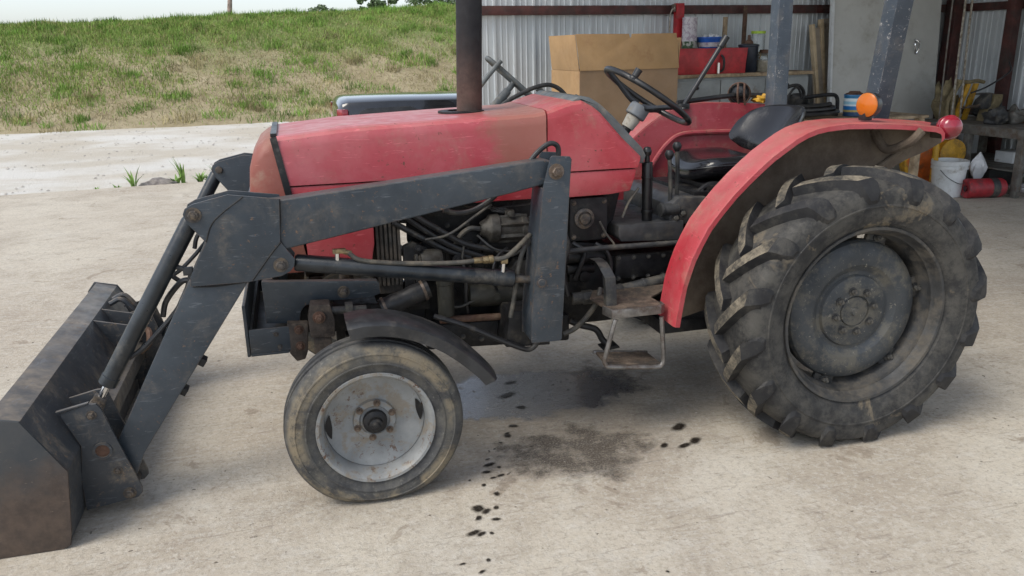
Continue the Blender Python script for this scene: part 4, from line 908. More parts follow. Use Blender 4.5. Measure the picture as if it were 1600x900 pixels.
# bell housing and gearbox
b = B(); prism(b, [(.94, .42), (1.16, .42), (1.55, .44), (1.62, .52), (1.62, .74), (1.17, .74), (1.17, .80), (.94, .83)], .60, mir(.60)); gb = T('gearbox', b, 'engine_iron', bevel=.015)
b = B(); box2(b, (.966, .575, .828), (1.148, 1.14, 1.028)); hb = T('hydraulic_tank', b, 'black_iron', bevel=.010)
b = B(); lathe(b, [(.045, -.002), (.047, .010), (.034, .014), (.030, .006), (.001, .006)], (1.032, .574, .935), (0, -1, 0), 24); lathe(b, [(.024, .004), (.024, .02), (.001, .022)], (1.032, .574, .935), (0, -1, 0), 8); T('filler_cap', b, 'dull_bolt', hb)
b = B(); prism(b, [(1.195, .838), (1.195, .888), (1.205, .893), (1.52, .893), (1.52, .80), (1.21, .815)], .555, 1.15); T('battery_cover', b, 'grey_cover', bevel=.006)
b = B(); prism(b, [(1.18, .63), (1.50, .635), (1.51, .75), (1.19, .745)], .560, .60); T('side_plate', b, 'engine_iron', bevel=.018)
b = B(); tube(b, [(.92, .515, .802), (1.1, .52, .803), (1.3, .52, .80), (1.52, .53, .795)], .013, 12); T('control_rod', b, 'dusty_iron')
b = B(); cyl(b, (.95, .50, .582), (1.12, .50, .585), .028, seg=18); cyl(b, (1.0, .50, .583), (1.05, .50, .584), .034, seg=6); cyl(b, (1.12, .51, .588), (1.55, .52, .645), .027, seg=18); cyl(b, (1.13, .51, .589), (1.20, .512, .598), .032, seg=18); cyl(b, (1.30, .514, .611), (1.315, .514, .613), .031, seg=18); T('axle_shaft_tube', b, 'dusty_iron', bevel=.003)
b = B(); cyl(b, (.95, .575, .76), (1.14, .575, .75), .032, seg=18); cyl(b, (.95, .575, .70), (1.08, .575, .70), .026, seg=18); box2(b, (.96, .56, .64), (1.06, .60, .69)); cyl(b, (1.03, .56, .665), (1.03, .545, .665), .026, seg=18); T('hydraulic_valve', b, 'engine_iron', bevel=.004)
b = B(); tube(b, [(1.10, .55, .92), (1.13, .54, .86), (1.16, .53, .82), (1.17, .52, .79)], .005, 6); tube(b, [(1.29, .56, 1.06), (1.24, .55, 1.0), (1.21, .55, .93)], .006, 6); T('loose_wire', b, 'old_hose')
b = B(); tube(b, [(.876, .40, .455), (.93, .40, .475), (.985, .41, .515), (1.04, .42, .58), (1.07, .45, .636)], .012, 10); T('brake_pipe', b, 'old_hose')
bolts('gearbox_bolt', [(1.20+.075*k, .560, .738-.002*k) for k in range(5)] + [(1.20+.075*k, .560, .640) for k in range(5)], (0, -1, 0), .0075, .010, 'dusty_iron', gb)
bolts('tank_bolt', [(.985, .575, 1.008), (1.13, .575, 1.008), (.985, .575, .85), (1.13, .575, .85)], (0, -1, 0), .008, .010, 'dull_bolt', hb)
for pts, r in ((((.97, .55, .83), (1.02, .53, .79), (1.0, .53, .72), (.98, .54, .66)), .011), (((1.08, .55, .82), (1.13, .53, .78), (1.15, .53, .70), (1.12, .52, .62)), .010), (((.90, .52, .92), (.93, .50, .84), (.91, .50, .72), (.93, .50, .60)), .012)):
    b = B(); tube(b, pts, r, 8); T('hydraulic_hose', b, 'hose_rubber')
# clutch support and pedal
for f_ in (lambda y: y, mir): b = B(); prism(b, [(1.15, 1.05), (1.245, 1.05), (1.21, .90), (1.155, .84)], f_(.66), f_(.70)); T('dash_support', b, 'black_iron', bevel=.004)
b = B(); tube(b, [(.95, .52, .47), (.99, .50, .452), (1.06, .48, .43), (1.09, .47, .38), (1.115, .46, .355)], .015, 10); pd = T('clutch_pedal', b, 'black_iron')
b = B(); prism(b, [(1.085, .335), (1.165, .345), (1.15, .362), (1.075, .35)], .43, .50); T('pad', b, 'black_iron', pd, .005)
# step
b = B(); prism(b, [(1.023, .20), (1.255, .20), (1.268, .235), (1.262, .33), (1.40, .44), (1.40, .52), (1.05, .50), (1.0, .40)], .602, .612, lambda a, c, y: (a, c, y)); sp = T('footplate', b, 'step_tread', bevel=.003)
b = B(); prism(b, [(1.020, .183), (1.245, .183), (1.268, .20), (1.272, .245), (1.263, .245), (1.258, .208), (1.240, .196), (1.028, .196), (1.012, .26), (1.004, .258)], .580, .618, lambda a, c, y: (a, c, y)); T('edge_strip', b, 'step_steel', sp, .003)
b = B(); tube(b, [(1.06, .50, .80), (1.02, .34, .815), (1.035, .30, .795), (1.045, .285, .72), (1.046, .28, .60)], .001, 6)
b.free(); b = B(); loft(b, [[(x-.024, y-.012, z+dz), (x+.024, y-.012, z+dz), (x+.024, y+.02, z), (x-.024, y+.02, z)] for x, y, z, dz in ((1.07, .52, .755, .0), (1.03, .36, .79, .0), (1.03, .31, .785, -.01), (1.045, .285, .745, -.01), (1.05, .28, .66, 0), (1.05, .275, .585, 0))]); T('step_bracket', b, 'dusty_iron', bevel=.004)
b = B(); tube(b, [(1.040, .19, .575), (1.030, .19, .545), (.995, .19, .41), (.998, .19, .375), (1.02, .19, .362), (1.12, .19, .349), (1.235, .19, .336), (1.262, .19, .348), (1.265, .19, .39), (1.256, .19, .50), (1.250, .19, .565)], .0105, 10, 4); lp = T('step_loop', b, 'step_steel')
b = B(); prism(b, [(1.003, .195), (1.260, .195), (1.255, .34), (1.01, .34)], -.008, .008, lambda a, c, y: (a, c, .372+y-(a-1.0)*.125)); T('tread', b, 'step_tread', lp, .003)
b = B(); tube(b, [(.998, .345, .375), (1.12, .345, .360), (1.258, .345, .343)], .009, 8); T('back_bar', b, 'step_steel', lp)
# rear axle and lower body
b = B(); prism(b, [(1.55, .40), (2.30, .40), (2.36, .55), (2.32, .85), (1.75, .88), (1.55, .76)], .58, mir(.58)); T('rear_axle_housing', b, 'black_iron', bevel=.03)
b = B(); lathe(b, [(.17, 0), (.15, .06), (.11, .12), (.10, .24), (.14, .27), (.14, .33)], (2.036, .59, .579), (0, -1, 0), 24); T('axle_trumpet', b, 'black_iron')
b = B(); lathe(b, [(.17, 0), (.15, .06), (.11, .12), (.10, .24), (.14, .27), (.14, .33)], (2.036, mir(.59), .579), (0, 1, 0), 24); T('axle_trumpet', b, 'black_iron')
b = B(); prism(b, [(1.30, .44), (1.56, .44), (1.56, .50), (1.30, .50)], .30, .60); T('fender_mount', b, 'black_iron', bevel=.005)

# ---- wheels
def tyre_lathe(prof, c, seg):
    b = B(); lathe(b, prof, c, (0, -1, 0), seg, closed=True); return b
def squash(b, c, R0, z0=0.001, soft=.030):
    for v in b.verts:
        h = v.co.z-z0
        if h < .12:
            k = max(0, (.12-h)/.12); v.co.y = c[1]+(v.co.y-c[1])*(1+.09*min(k, 1.2)**2)
        if h < .08: v.co.z = z0 + soft*math.log(1+math.exp(h/soft)) - soft*math.log(1+math.exp(.08/soft))*max(0, 0) if h > -.2 else z0
    m = min(v.co.z for v in b.verts)
    for v in b.verts:
        if v.co.z < .08+z0: v.co.z = max(z0, v.co.z-(m-z0)*max(0, 1-(v.co.z-z0)/.10))
# front
FC = (0.0, .078, .312)
b = tyre_lathe([(.205, .070), (.222, .074), (.238, .078), (.258, .085), (.260, .088), (.264, .088), (.266, .0855), (.290, .087), (.298, .0865), (.300, .089), (.304, .088), (.306, .084), (.317, .0795), (.330, .070), (.336, .062), (.338, .056), (.338, .045), (.329, .043), (.329, .036), (.341, .034), (.341, .012), (.332, .010), (.332, -.010), (.341, -.012), (.341, -.034), (.329, -.036), (.329, -.043), (.338, -.045), (.338, -.056), (.330, -.070), (.315, -.081), (.285, -.087), (.24, -.079), (.21, -.07)], FC, 96)
def rings(b): pass
squash(b, FC, .341); FT = mesh_of('tyre', b, 'rubber_front', angle=38)
b = B(); lathe(b, [(.192, .004), (.190, .010), (.168, .004), (.110, -.010), (.085, -.008), (.080, .004), (.060, .006), (.055, .0), (.001, 0)], FC, (0, -1, 0), 64)
fw_ = obj('front_wheel', b, 'grey_rim', TR, angle=30)
def sub(name, me, parent):
    o = bpy.data.objects.new(name, me); COL.objects.link(o); o.parent = parent; PMAT[o.name] = Matrix(); return o
sub('tyre', FT, fw_)
b = B(); lathe(b, [(.219, .070), (.226, .078), (.224, .083), (.214, .082), (.205, .072), (.199, .050), (.193, .030), (.1925, .004), (.188, -.02), (.19, -.05), (.205, -.06), (.22, -.07)], FC, (0, -1, 0), 72); sub('rim', mesh_of('rim', b, 'grey_rim', angle=40), fw_)
b = B(); lathe(b, [(.046, .004), (.048, .012), (.046, .026), (.036, .034), (.028, .036), (.026, .056), (.018, .060), (.012, .070), (.001, .071)], FC, (0, -1, 0), 28); sub('hub_cap', mesh_of('hub_cap', b, 'black_iron', angle=30), fw_)
bolts('wheel_nut', [(FC[0]+.072*math.cos(a), FC[1]-.004, FC[2]+.072*math.sin(a)) for a in [k*math.pi/3+.35 for k in range(6)]], (0, -1, 0), .0095, .017, 'bolt_steel', fw_)
for a0, a1 in ((-.10, .42), (math.pi-.26, math.pi+.30)):
    b = B(); n = 9; inn, out = [], []
    for k in range(n):
        a = a0+(a1-a0)*k/(n-1); w = .013*math.sin(math.pi*(k+.4)/(n-.2)); rm = .176
        inn.append(b.verts.new((FC[0]+(rm-w)*math.cos(a), FC[1]-.0085-.002, FC[2]+(rm-w)*math.sin(a)))); out.append(b.verts.new((FC[0]+(rm+w)*math.cos(a), FC[1]-.0105-.0015, FC[2]+(rm+w)*math.sin(a))))
    for k in range(n-1): b.faces.new((inn[k], inn[k+1], out[k+1], out[k]))
    sub('hand_hole', mesh_of('hand_hole', b, 'black_iron'), fw_)
MIR = Matrix.Translation((0, 2*YC, 0)) @ Matrix.Diagonal((1, -1, 1, 1))
def far_wheel(o, cx): return dup(o, TR, Matrix.Translation((cx, YC, 0)) @ Matrix.Rotation(math.pi, 4, 'Z') @ Matrix.Translation((-cx, -YC, 0)))
far_wheel(fw_, FC[0])
# rear
RC = (2.036, .028, .579)
prof = [(.365, .128), (.380, .134), (.392, .140), (.400, .149), (.404, .150), (.408, .153), (.44, .166), (.470, .171), (.473, .174), (.478, .174), (.481, .171), (.515, .170), (.540, .160), (.555, .142), (.566, .10), (.572, .05), (.573, 0)]
prof = prof + [(r, -y) for r, y in prof[-2::-1]]
b = tyre_lathe(prof, RC, 120); squash(b, RC, .573); RT = mesh_of('tyre', b, 'rubber_rear', angle=30)
def lug_mesh():
    b = B(); NL = 16
    crown = lambda y: np.interp(abs(y), [0, .05, .10, .142, .160, .171], [.573, .572, .566, .555, .540, .510])
    for s in (-1, 1):
        for k in range(NL):
            th0 = 2*math.pi*(k+(.5 if s > 0 else 0))/NL+.06
            secs = []
            for (yy, adv, hw, top) in ((-.022, -.01, .023, .611), (.015, .050, .026, .613), (.050, .110, .028, .612), (.090, .185, .030, .607), (.125, .255, .032, .600), (.150, .305, .034, .592), (.166, .325, .036, .572), (.178, .338, .031, .535), (.181, .342, .016, .505)):
                y = yy*s; th = th0-adv; base = crown(y)-.014
                if yy > .17: base = min(base, top-.02)
                pts = []
                for (dth, rr, dy) in ((-hw*1.5, base, -.012*s if yy > .17 else 0), (-hw, top, 0), (hw, top, 0), (hw*1.5, base, -.012*s if yy > .17 else 0)):
                    a = th+dth/.58; pts.append((RC[0]+rr*math.cos(a), RC[1]+y+dy, RC[2]+rr*math.sin(a)))
                secs.append(pts)
            loft(b, secs)
    for v in b.verts:
        if v.co.z < .0015: v.co.z = .0015
    bmesh.ops.recalc_face_normals(b, faces=b.faces[:])
    me = mesh_of('lugs', b, ['rubber_lug', 'lug_mud'], 0, 30)
    # worn muddy faces: the outward (running) faces of the bars carry dried mud
    c = Vector(RC)
    for p in me.polygons:
        d = p.center-c; rad = math.hypot(d.x, d.z); nr = (p.normal.x*d.x+p.normal.z*d.z)/rad
        if nr > .80 and abs(d.y) < .152: p.material_index = 1
    return me
b = B(); lathe(b, [(.308, .012), (.308, .036), (.300, .052), (.278, .066), (.240, .072), (.205, .066), (.186, .052), (.174, .046), (.160, .046), (.154, .058), (.144, .062), (.095, .063), (.072, .065), (.070, .057), (.066, .056), (.062, .063), (.020, .065), (.016, .073), (.001, .074)], RC, (0, -1, 0), 72)
rw = obj('rear_wheel', b, 'rear_disc', TR, angle=24)
sub('tyre', RT, rw); sub('lugs', lug_mesh(), rw)
b = B(); lathe(b, [(.372, .128), (.384, .139), (.382, .145), (.371, .144), (.364, .134), (.357, .110), (.349, .102), (.347, .075), (.337, .062), (.334, .030), (.326, .0), (.326, -.05), (.345, -.09), (.38, -.135)], RC, (0, -1, 0), 88); sub('rim', mesh_of('rim', b, 'rim_black', angle=40), rw)
b = B(); lathe(b, [(.15, -.06), (.16, -.02), (.29, -.025), (.305, -.012), (.300, -.005)], RC, (0, -1, 0), 64); sub('back_plate', mesh_of('back_plate', b, 'rim_black'), rw)
bolts('hub_nut', [(RC[0]+.092*math.cos(a), RC[1]-.063, RC[2]+.092*math.sin(a)) for a in [k*math.pi/4+.2 for k in range(8)]], (0, -1, 0), .0125, .018, 'dusty_iron', rw)
for k in range(6):
    a = k*math.pi/3+.22; ca, sa = math.cos(a), math.sin(a); rot = Matrix.Rotation(-a, 3, 'Y')
    b = B(); box(b, (RC[0]+.318*ca, RC[1]-.022, RC[2]+.318*sa), (.060, .022, .10), rot)
    cl = sub('rim_clamp', mesh_of('rim_clamp', b, 'rim_black', .008), rw)
bolts('clamp_bolt', [(RC[0]+.326*math.cos(k*math.pi/3+.22), RC[1]-.034, RC[2]+.326*math.sin(k*math.pi/3+.22)) for k in range(6)], (0, -1, 0), .0135, .022, 'dusty_iron', rw)
far_wheel(rw, RC[0])
# front axle
b = B(); prism(b, [(-.07, .36), (.07, .36), (.06, .46), (-.06, .46)], .30, mir(.30)); box2(b, (-.10, YC-.12, .40), (.10, YC+.12, .56)); ax = T('front_axle', b, 'black_iron', bevel=.01)
for f_ in (lambda y: y, mir):
    b = B(); cyl(b, (0, f_(.25), .27), (0, f_(.25), .56), .038, seg=18); cyl(b, (0, f_(.26), .303), (0, f_(.09), .303), .032, seg=18); box2(b, (-.03, min(f_(.25), f_(.36)), .40), (.03, max(f_(.25), f_(.36)), .45)); T('spindle', b, 'brown_iron', bevel=.004)
    b = B(); prism(b, [(-.21, .575), (-.115, .57), (-.11, .64), (-.125, .71), (-.20, .715), (-.215, .65)], f_(.35), f_(.43)); cyl(b, (-.172, f_(.345), .662), (-.172, f_(.36), .662), .030, seg=20); box2(b, (-.20, min(f_(.36), f_(.45)), .50), (-.13, max(f_(.36), f_(.45)), .575)); T('steering_knuckle', b, 'brown_iron', bevel=.010)
    b = B(); hexbolt(b, (-.172, f_(.345), .662), (0, -1 if f_(0) == 0 else 1, 0), .017, .022); T('pivot_bolt', b, 'rusty_iron')
    b = B(); cyl(b, (-.12, f_(.38), .675), (.02, f_(.38), .668), .016, seg=14); box2(b, (-.065, min(f_(.355), f_(.40)), .645), (-.035, max(f_(.355), f_(.40)), .70)); T('steering_rod', b, 'dusty_iron', bevel=.002)
    # fender over the front wheel
    arc = [(-.081, .728), (-.02, .736), (.05, .733), (.113, .721), (.165, .703), (.215, .681), (.265, .654), (.310, .624), (.365, .578), (.415, .528), (.448, .492), (.474, .456)]
    b = B(); y0, y1 = f_(-.012), f_(.175); sg = 1 if y1 > y0 else -1; secs = []
    for i, (x, z) in enumerate(arc):
        d = Vector((x-.02, 0, z-.28)).normalized(); t = .0045; o0 = Vector((x, 0, z))
        def P(off, yy): q = o0+d*off; return (q.x, yy, q.z)
        secs.append([P(-.052, y0), P(-.010, y0-.001*sg), P(-.001, y0+.010*sg), P(.008, (y0+y1)/2), P(0, y1-.01*sg), P(-.012, y1), P(-.012-t, y1-t*sg), P(-t, y1-.014*sg), P(.008-t, (y0+y1)/2), P(-.001-t, y0+.014*sg), P(-.012, y0+t*sg), P(-.052, y0+t*sg)])
    loft(b, secs); ff = T('front_fender', b, 'fender_plastic', angle=40)
    b = B(); tube(b, [(.10, f_(.16), .70), (.06, f_(.22), .66), (.02, f_(.27), .54)], .014, 8); T('fender_stay', b, 'black_iron', ff)

# ---- loader
knee = [(-.612, 1.134), (-.603, 1.155), (-.575, 1.170), (-.453, 1.197), (-.275, 1.170), (-.287, 1.010), (-.240, .940), (-.246, .912), (-.262, .893), (-.296, .878), (-.414, .866), (-.620, .866), (-.615, .902), (-.547, 1.028), (-.600, 1.100)]
leg = [(-.623, .888), (-.400, .888), (-.868, .219), (-.90, .145), (-.93, .10), (-.955, .12), (-.951, .288)]
arm = [(-.34, 1.160), (-.267, 1.165), (.60, 1.2445), (.745, 1.258), (.80, 1.24), (.81, 1.19), (.78, 1.165), (.734, 1.158), (.60, 1.131), (-.269, .977), (-.33, .99)]
for nm, f_ in (('near', lambda y: y), ('far', mir)):
    s = -1 if nm == 'near' else 1
    b = B(); prism(b, arm, f_(.232), f_(.318)); la = T('loader_arm', b, 'slate', bevel=.010, segs=3)
    if nm == 'near': la['label'] = 'dark slate loader arm nearest the camera with chipped rusty lower edge'
    b = B(); prism(b, knee, f_(.222), f_(.231)); T('knee_plate', b, 'slate', la, .0025); b = B(); prism(b, knee, f_(.319), f_(.328)); T('knee_plate', b, 'slate', la, .0025)
    b = B(); prism(b, leg, f_(.2345), f_(.3155)); T('lower_leg', b, 'slate', la, .008)
    b = B(); tube(b, [(-.612, f_(.233), .866), (-.54, f_(.231), .861), (-.47, f_(.231), .864), (-.414, f_(.232), .868)], .005, 6); tube(b, [(-.275, f_(.229), 1.168), (-.280, f_(.229), 1.09), (-.287, f_(.229), 1.012), (-.245, f_(.229), .94)], .004, 6); tube(b, [(-.287, f_(.2225), 1.008), (-.33, f_(.2215), .96), (-.40, f_(.2225), .872)], .004, 6); tube(b, [(-.40, f_(.2225), 1.186), (-.48, f_(.2215), 1.13), (-.52, f_(.2225), 1.09), (-.545, f_(.2225), 1.03)], .003, 6); T('weld_bead', b, 'black_iron', la)
    for q in ((-.70, .45), (-.62, .56)):
        b = B(); box(b, (q[0], f_(.27), q[1]), (.03, .05, .03), Matrix.Rotation(-.95, 3, 'Y')); T('hose_clip', b, 'black_iron', la, .003)
    for (x, z) in ((-.576, 1.131), (-.293, .922)): b = B(); cyl(b, (x, f_(.205), z), (x, f_(.345), z), .017, seg=20); T('pivot_pin', b, 'dull_bolt', bevel=.002)
    for (x, z) in ((-.576, 1.131), (-.293, .922)):
        b = B(); hexbolt(b, (x, f_(.222), z), (0, s, 0), .0185, .018); T('pin_nut', b, 'dull_bolt')
    # tilt cylinder
    top, bot = Vector((-.576, f_(.275), 1.131)), Vector((-1.014, f_(.275), .420)); d = (bot-top).normalized(); L = (bot-top).length
    b = B(); p0 = top+d*.03; lathe(b, [(.001, 0), (.028, 0), (.0315, .01), (.0315, L-.165), (.034, L-.163), (.034, L-.130), (.029, L-.126), (.014, L-.125)], p0, d, 24); tc = T('tilt_cylinder', b, 'cylinder_black', angle=40)
    b = B(); cyl(b, top+d*(L-.11), bot-d*.015, .0135, seg=18); T('rod', b, 'chrome', tc)
    b = B(); cyl(b, (bot.x, f_(.25), bot.z), (bot.x, f_(.30), bot.z), .028, seg=18); box(b, bot-d*.02, (.036, .046, .05), d.to_track_quat('Z', 'Y').to_matrix()); T('clevis', b, 'dull_bolt', tc, .004)
    b = B(); q = top+d*.22; cyl(b, q, q+Vector((.05, 0, -.02)), .010, seg=12); box(b, q+Vector((.065, 0, -.03)), (.035, .02, .03)); T('port', b, 'dusty_iron', tc, .002)
    b = B(); q1 = top+d*(L-.20); tube(b, [q+Vector((.08, 0, -.03)), q+Vector((.02, -.0*s, -.16)), q1+Vector((.10, 0, .05)), q1+Vector((.02, 0, 0))], .010, 8); T('hose', b, 'hose_rubber', tc)
    b = B(); tube(b, [(-.62, f_(.275), .88), (-.66, f_(.285), .87), (-.72, f_(.30), .80), (-.74, f_(.30), .74)], .011, 8); tube(b, [(-.645, f_(.33), 1.0), (-.70, f_(.33), .97), (-.70, f_(.33), .90), (-.66, f_(.32), .86)], .009, 8); T('tilt_hose', b, 'hose_rubber')
    # lift cylinder
    e0, e1 = Vector((-.293, f_(.275), .922)), Vector((.728, f_(.275), .752)); d = (e1-e0).normalized(); L = (e1-e0).length
    b = B(); lathe(b, [(.001, .05), (.028, .05), (.033, .058), (.033, L-.20), (.0355, L-.198), (.0355, L-.115), (.030, L-.11), (.014, L-.109)], e0, d, 28); lc = T('lift_cylinder', b, 'cylinder_black', angle=40)
    b = B(); box(b, e0+d*.03, (.022, .03, .07), d.to_track_quat('Z', 'Y').to_matrix()); T('clevis', b, 'dull_bolt', lc, .004)
    b = B(); cyl(b, e0+d*(L-.11), e1, .016, seg=18); T('rod', b, 'dull_bolt', lc)
    b = B(); cyl(b, (-.085, f_(.262), .905), (-.083, f_(.262), .942), .009, seg=12); T('port', b, 'chrome', lc)
    b = B(); box(b, (-.075, f_(.262), .948), (.05, .02, .018)); cyl(b, (-.06, f_(.262), .945), (-.03, f_(.262), .935), .011, seg=6); T('elbow_fitting', b, 'brass', lc, .002)
    b = B(); tube(b, [(-.04, f_(.26), .938), (0, f_(.255), .908), (.10, f_(.255), .888), (.25, f_(.255), .872), (.38, f_(.255), .864), (.46, f_(.255), .866)], .0095, 10); T('pressure_hose', b, 'old_hose', lc)
    b = B(); cyl(b, (.45, f_(.255), .866), (.485, f_(.255), .866), .013, seg=8); cyl(b, (.486, f_(.255), .866), (.51, f_(.255), .866), .0165, seg=6); cyl(b, (.511, f_(.255), .866), (.53, f_(.255), .866), .017, seg=14); T('coupling', b, 'brass', lc, .0015)
    b = B(); cyl(b, (.571, f_(.262), .806), (.575, f_(.262), .845), .009, seg=12); T('port', b, 'chrome', lc)
    b = B(); box(b, (.577, f_(.262), .852), (.028, .02, .02)); T('elbow_fitting', b, 'brass', lc, .002)
    b = B(); tube(b, [(.53, f_(.256), .866), (.58, f_(.256), .868), (.63, f_(.265), .90), (.70, f_(.30), .945)], .010, 10); tube(b, [(.70, f_(.31), .915), (.668, f_(.29), .885), (.645, f_(.285), .82), (.632, f_(.285), .74), (.618, f_(.285), .66), (.605, f_(.285), .60)], .010, 10); T('cylinder_hose', b, 'old_hose', lc)
    # post
    post = [(.757, 1.268), (.765, 1.276), (.838, 1.270), (.845, 1.258), (.839, 1.18), (.803, .512), (.795, .504), (.673, .506), (.671, .512), (.673, .622), (.727, 1.156)]
    b = B(); prism(b, post, f_(.198), f_(.209)); po = T('loader_post', b, 'slate', bevel=.003); b = B(); prism(b, post, f_(.340), f_(.351)); T('inner_plate', b, 'slate', po, .003)
    b = B(); prism(b, [(.727, 1.148), (.742, 1.148), (.690, .63), (.690, .512), (.674, .512), (.674, .63)], f_(.2095), f_(.3395)); T('front_web', b, 'slate', po, .002)
    b = B(); prism(b, [(.826, 1.15), (.836, 1.15), (.800, .52), (.79, .52)], f_(.2095), f_(.3395)); T('rear_web', b, 'slate', po, .002)
    b = B(); prism(b, [(.60, .44), (.80, .43), (.80, .60), (.62, .60)], f_(.352), f_(.66)); T('mount_bracket', b, 'black_iron', po, .006)
    b = B(); hexbolt(b, (.780, f_(.198), 1.214), (0, s, 0), .021, .022); T('pivot_bolt', b, 'bolt_steel', po)
    b = B(); lathe(b, [(.022, -.002), (.022, .004), (.017, .004), (.015, .010), (.001, .011)], (.716, f_(.198), .766), (0, s, 0), 20); T('pin_cap', b, 'slate', po)
    b = B(); tube(b, [(.695, f_(.30), 1.235), (.735, f_(.30), 1.28), (.785, f_(.30), 1.312), (.818, f_(.30), 1.300), (.822, f_(.30), 1.26), (.81, f_(.30), 1.22)], .0105, 10); T('loop_hose', b, 'hose_rubber', po)
    # bracket frame over front axle
    b = B(); prism(b, [(-.383, .800), (.075, .765), (.086, .752), (.088, .706), (.042, .690), (-.187, .696), (-.225, .68), (-.240, .66), (-.251, .608), (-.382, .622)], f_(.45), f_(.485)); fp = T('front_subframe', b, 'slate', bevel=.006)
    b = B(); hexbolt(b, (-.063, f_(.45), .728), (0, s, 0), .017, .02); T('frame_bolt', b, 'dull_bolt', fp)
    pass
    b = B(); prism(b, [(-.30, .628), (-.215, .62), (-.228, .50), (-.24, .468), (-.275, .462), (-.30, .50)], f_(.40), f_(.455)); kb = T('axle_stop', b, 'brown_iron', bevel=.008)
    for z in (.60, .53): b = B(); hexbolt(b, (-.255, f_(.40), z), (0, s, 0), .013, .016); T('stop_bolt', b, 'rusty_iron', kb)
# bumper channel across the front
b = B(); box2(b, (-.465, .40, .503), (-.452, mir(.40), .722)); bp = T('front_bumper', b, 'slate', bevel=.004)
b = B(); box2(b, (-.451, .402, .503), (-.300, mir(.402), .515)); T('floor_plate', b, 'slate', bp, .003)
for f_ in (lambda y: y, mir):
    b = B(); y0, y1 = sorted((f_(.40), f_(.411))); box2(b, (-.450, y0, .516), (-.292, y1, .618)); T('end_plate', b, 'slate', bp, .003)
    for x, z in ((-.345, .59), (-.335, .535)): b = B(); hexbolt(b, (x, f_(.40), z), (0, -1 if f_(0) == 0 else 1, 0), .007, .008); T('plate_bolt', b, 'dull_bolt', bp)
b = B(); box2(b, (-.451, .415, .516), (-.44, mir(.415), .60)); T('stiffener', b, 'dusty_iron', bp)
b = B(); box2(b, (-.38, .486, .62), (-.34, mir(.486), .80)); T('cross_plate', b, 'slate', bp, .005)

# bucket
BY0, BY1 = .0, 1.72
sec_o = [(-1.46, .012), (-1.14, .008), (-1.108, .016), (-1.098, .06), (-1.072, .298), (-1.187, .504), (-1.285, .530)]
sec_i = [(-1.285, .522), (-1.191, .496), (-1.081, .297), (-1.107, .06), (-1.116, .026), (-1.14, .018), (-1.46, .018)]
b = B(); prism(b, sec_o+sec_i, BY0+.0125, BY1-.0125); bk = T('bucket', b, 'slate_bucket', bevel=.003); bk['label'] = 'dark steel loader bucket with rusty scuffed end plates resting on the ground'
for y0, y1 in ((BY0, BY0+.012), (BY1-.012, BY1)):
    b = B(); prism(b, [(-1.47, .002), (-1.13, .002), (-1.105, .012), (-1.094, .06), (-1.068, .300), (-1.186, .508), (-1.295, .534), (-1.33, .49), (-1.46, .10)], y0, y1); T('end_plate', b, 'bucket_end', bk, .003)
b = B(); prism(b, [(-1.53, .004), (-1.40, .004), (-1.40, .0115), (-1.47, .0115)], BY0+.001, BY1-.001); T('cutting_edge', b, 'rusty_iron', bk, .002)
brk = [(-1.120, .440), (-1.02, .462), (-.994, .462), (-.980, .44), (-.886, .100), (-.886, .078), (-.904, .060), (-1.090, .034), (-1.088, .16), (-1.068, .30)]
for f_ in (lambda y: y, mir):
    s = -1 if f_(0) == 0 else 1
    for ya, yb in ((.196, .208), (.338, .350)):
        b = B(); prism(b, brk, f_(ya), f_(yb)); T('bucket_bracket', b, 'slate_bucket', bk, .003)
    b = B(); prism(b, [(-1.125, .441), (-1.02, .464), (-1.018, .471), (-1.13, .448)], f_(.192), f_(.2085)); T('bracket_lip', b, 'slate_bucket', bk, .001)
    for (x, z, r) in ((-1.014, .420, .012), (-.958, .184, .011), (-.931, .084, .016)):
        b = B(); hexbolt(b, (x, f_(.196), z), (0, s, 0), r, .016, True, r > .015); T('bracket_pin', b, 'dull_bolt', bk)
    b = B(); lathe(b, [(.034, -.001), (.034, .006), (.025, .006), (.025, -.02)], (-.998, f_(.196), .273), (0, s, 0), 24); T('boss', b, 'slate_bucket', bk)
    b = B(); lathe(b, [(.0255, .0), (.001, .0)], (-.998, f_(.1945), .273), (0, s, 0), 20); T('hole_bore', b, 'rusty_iron', bk)
    b = B(); cyl(b, (-.931, f_(.21), .084), (-.931, f_(.336), .084), .02, seg=16); T('hinge_tube', b, 'dull_bolt', bk)
    b = B(); prism(b, [(-1.09, .30), (-1.03, .20), (-1.06, .10), (-1.10, .10)], f_(.36), f_(.375)); T('gusset', b, 'slate_bucket', bk, .003)
b = B(); box2(b, (-1.075, .376, .22), (-1.03, mir(.376), .30)); T('cross_tube', b, 'slate_bucket', bk, .006)
b = B(); tube(b, [(-1.17, 1.50, .49), (-1.11, 1.50, .505), (-1.04, 1.49, .40), (-1.02, 1.49, .34)], .013, 8); tube(b, [(-1.17, 1.42, .49), (-1.11, 1.42, .505), (-1.04, 1.42, .40), (-1.02, 1.42, .34)], .013, 8); T('guard_loop', b, 'slate_bucket', bk)
for y in (1.30, 1.12): b = B(); prism(b, [(-1.185, .50), (-1.03, .46), (-1.075, .30)], y, y+.012); T('rib', b, 'slate_bucket', bk, .002)
b = B(); tube(b, [(-1.04, 1.36, .36), (-.99, 1.30, .37), (-.98, 1.22, .33), (-1.02, 1.18, .30)], .015, 8); T('bucket_hose_guard', b, 'rusty_iron', bk)

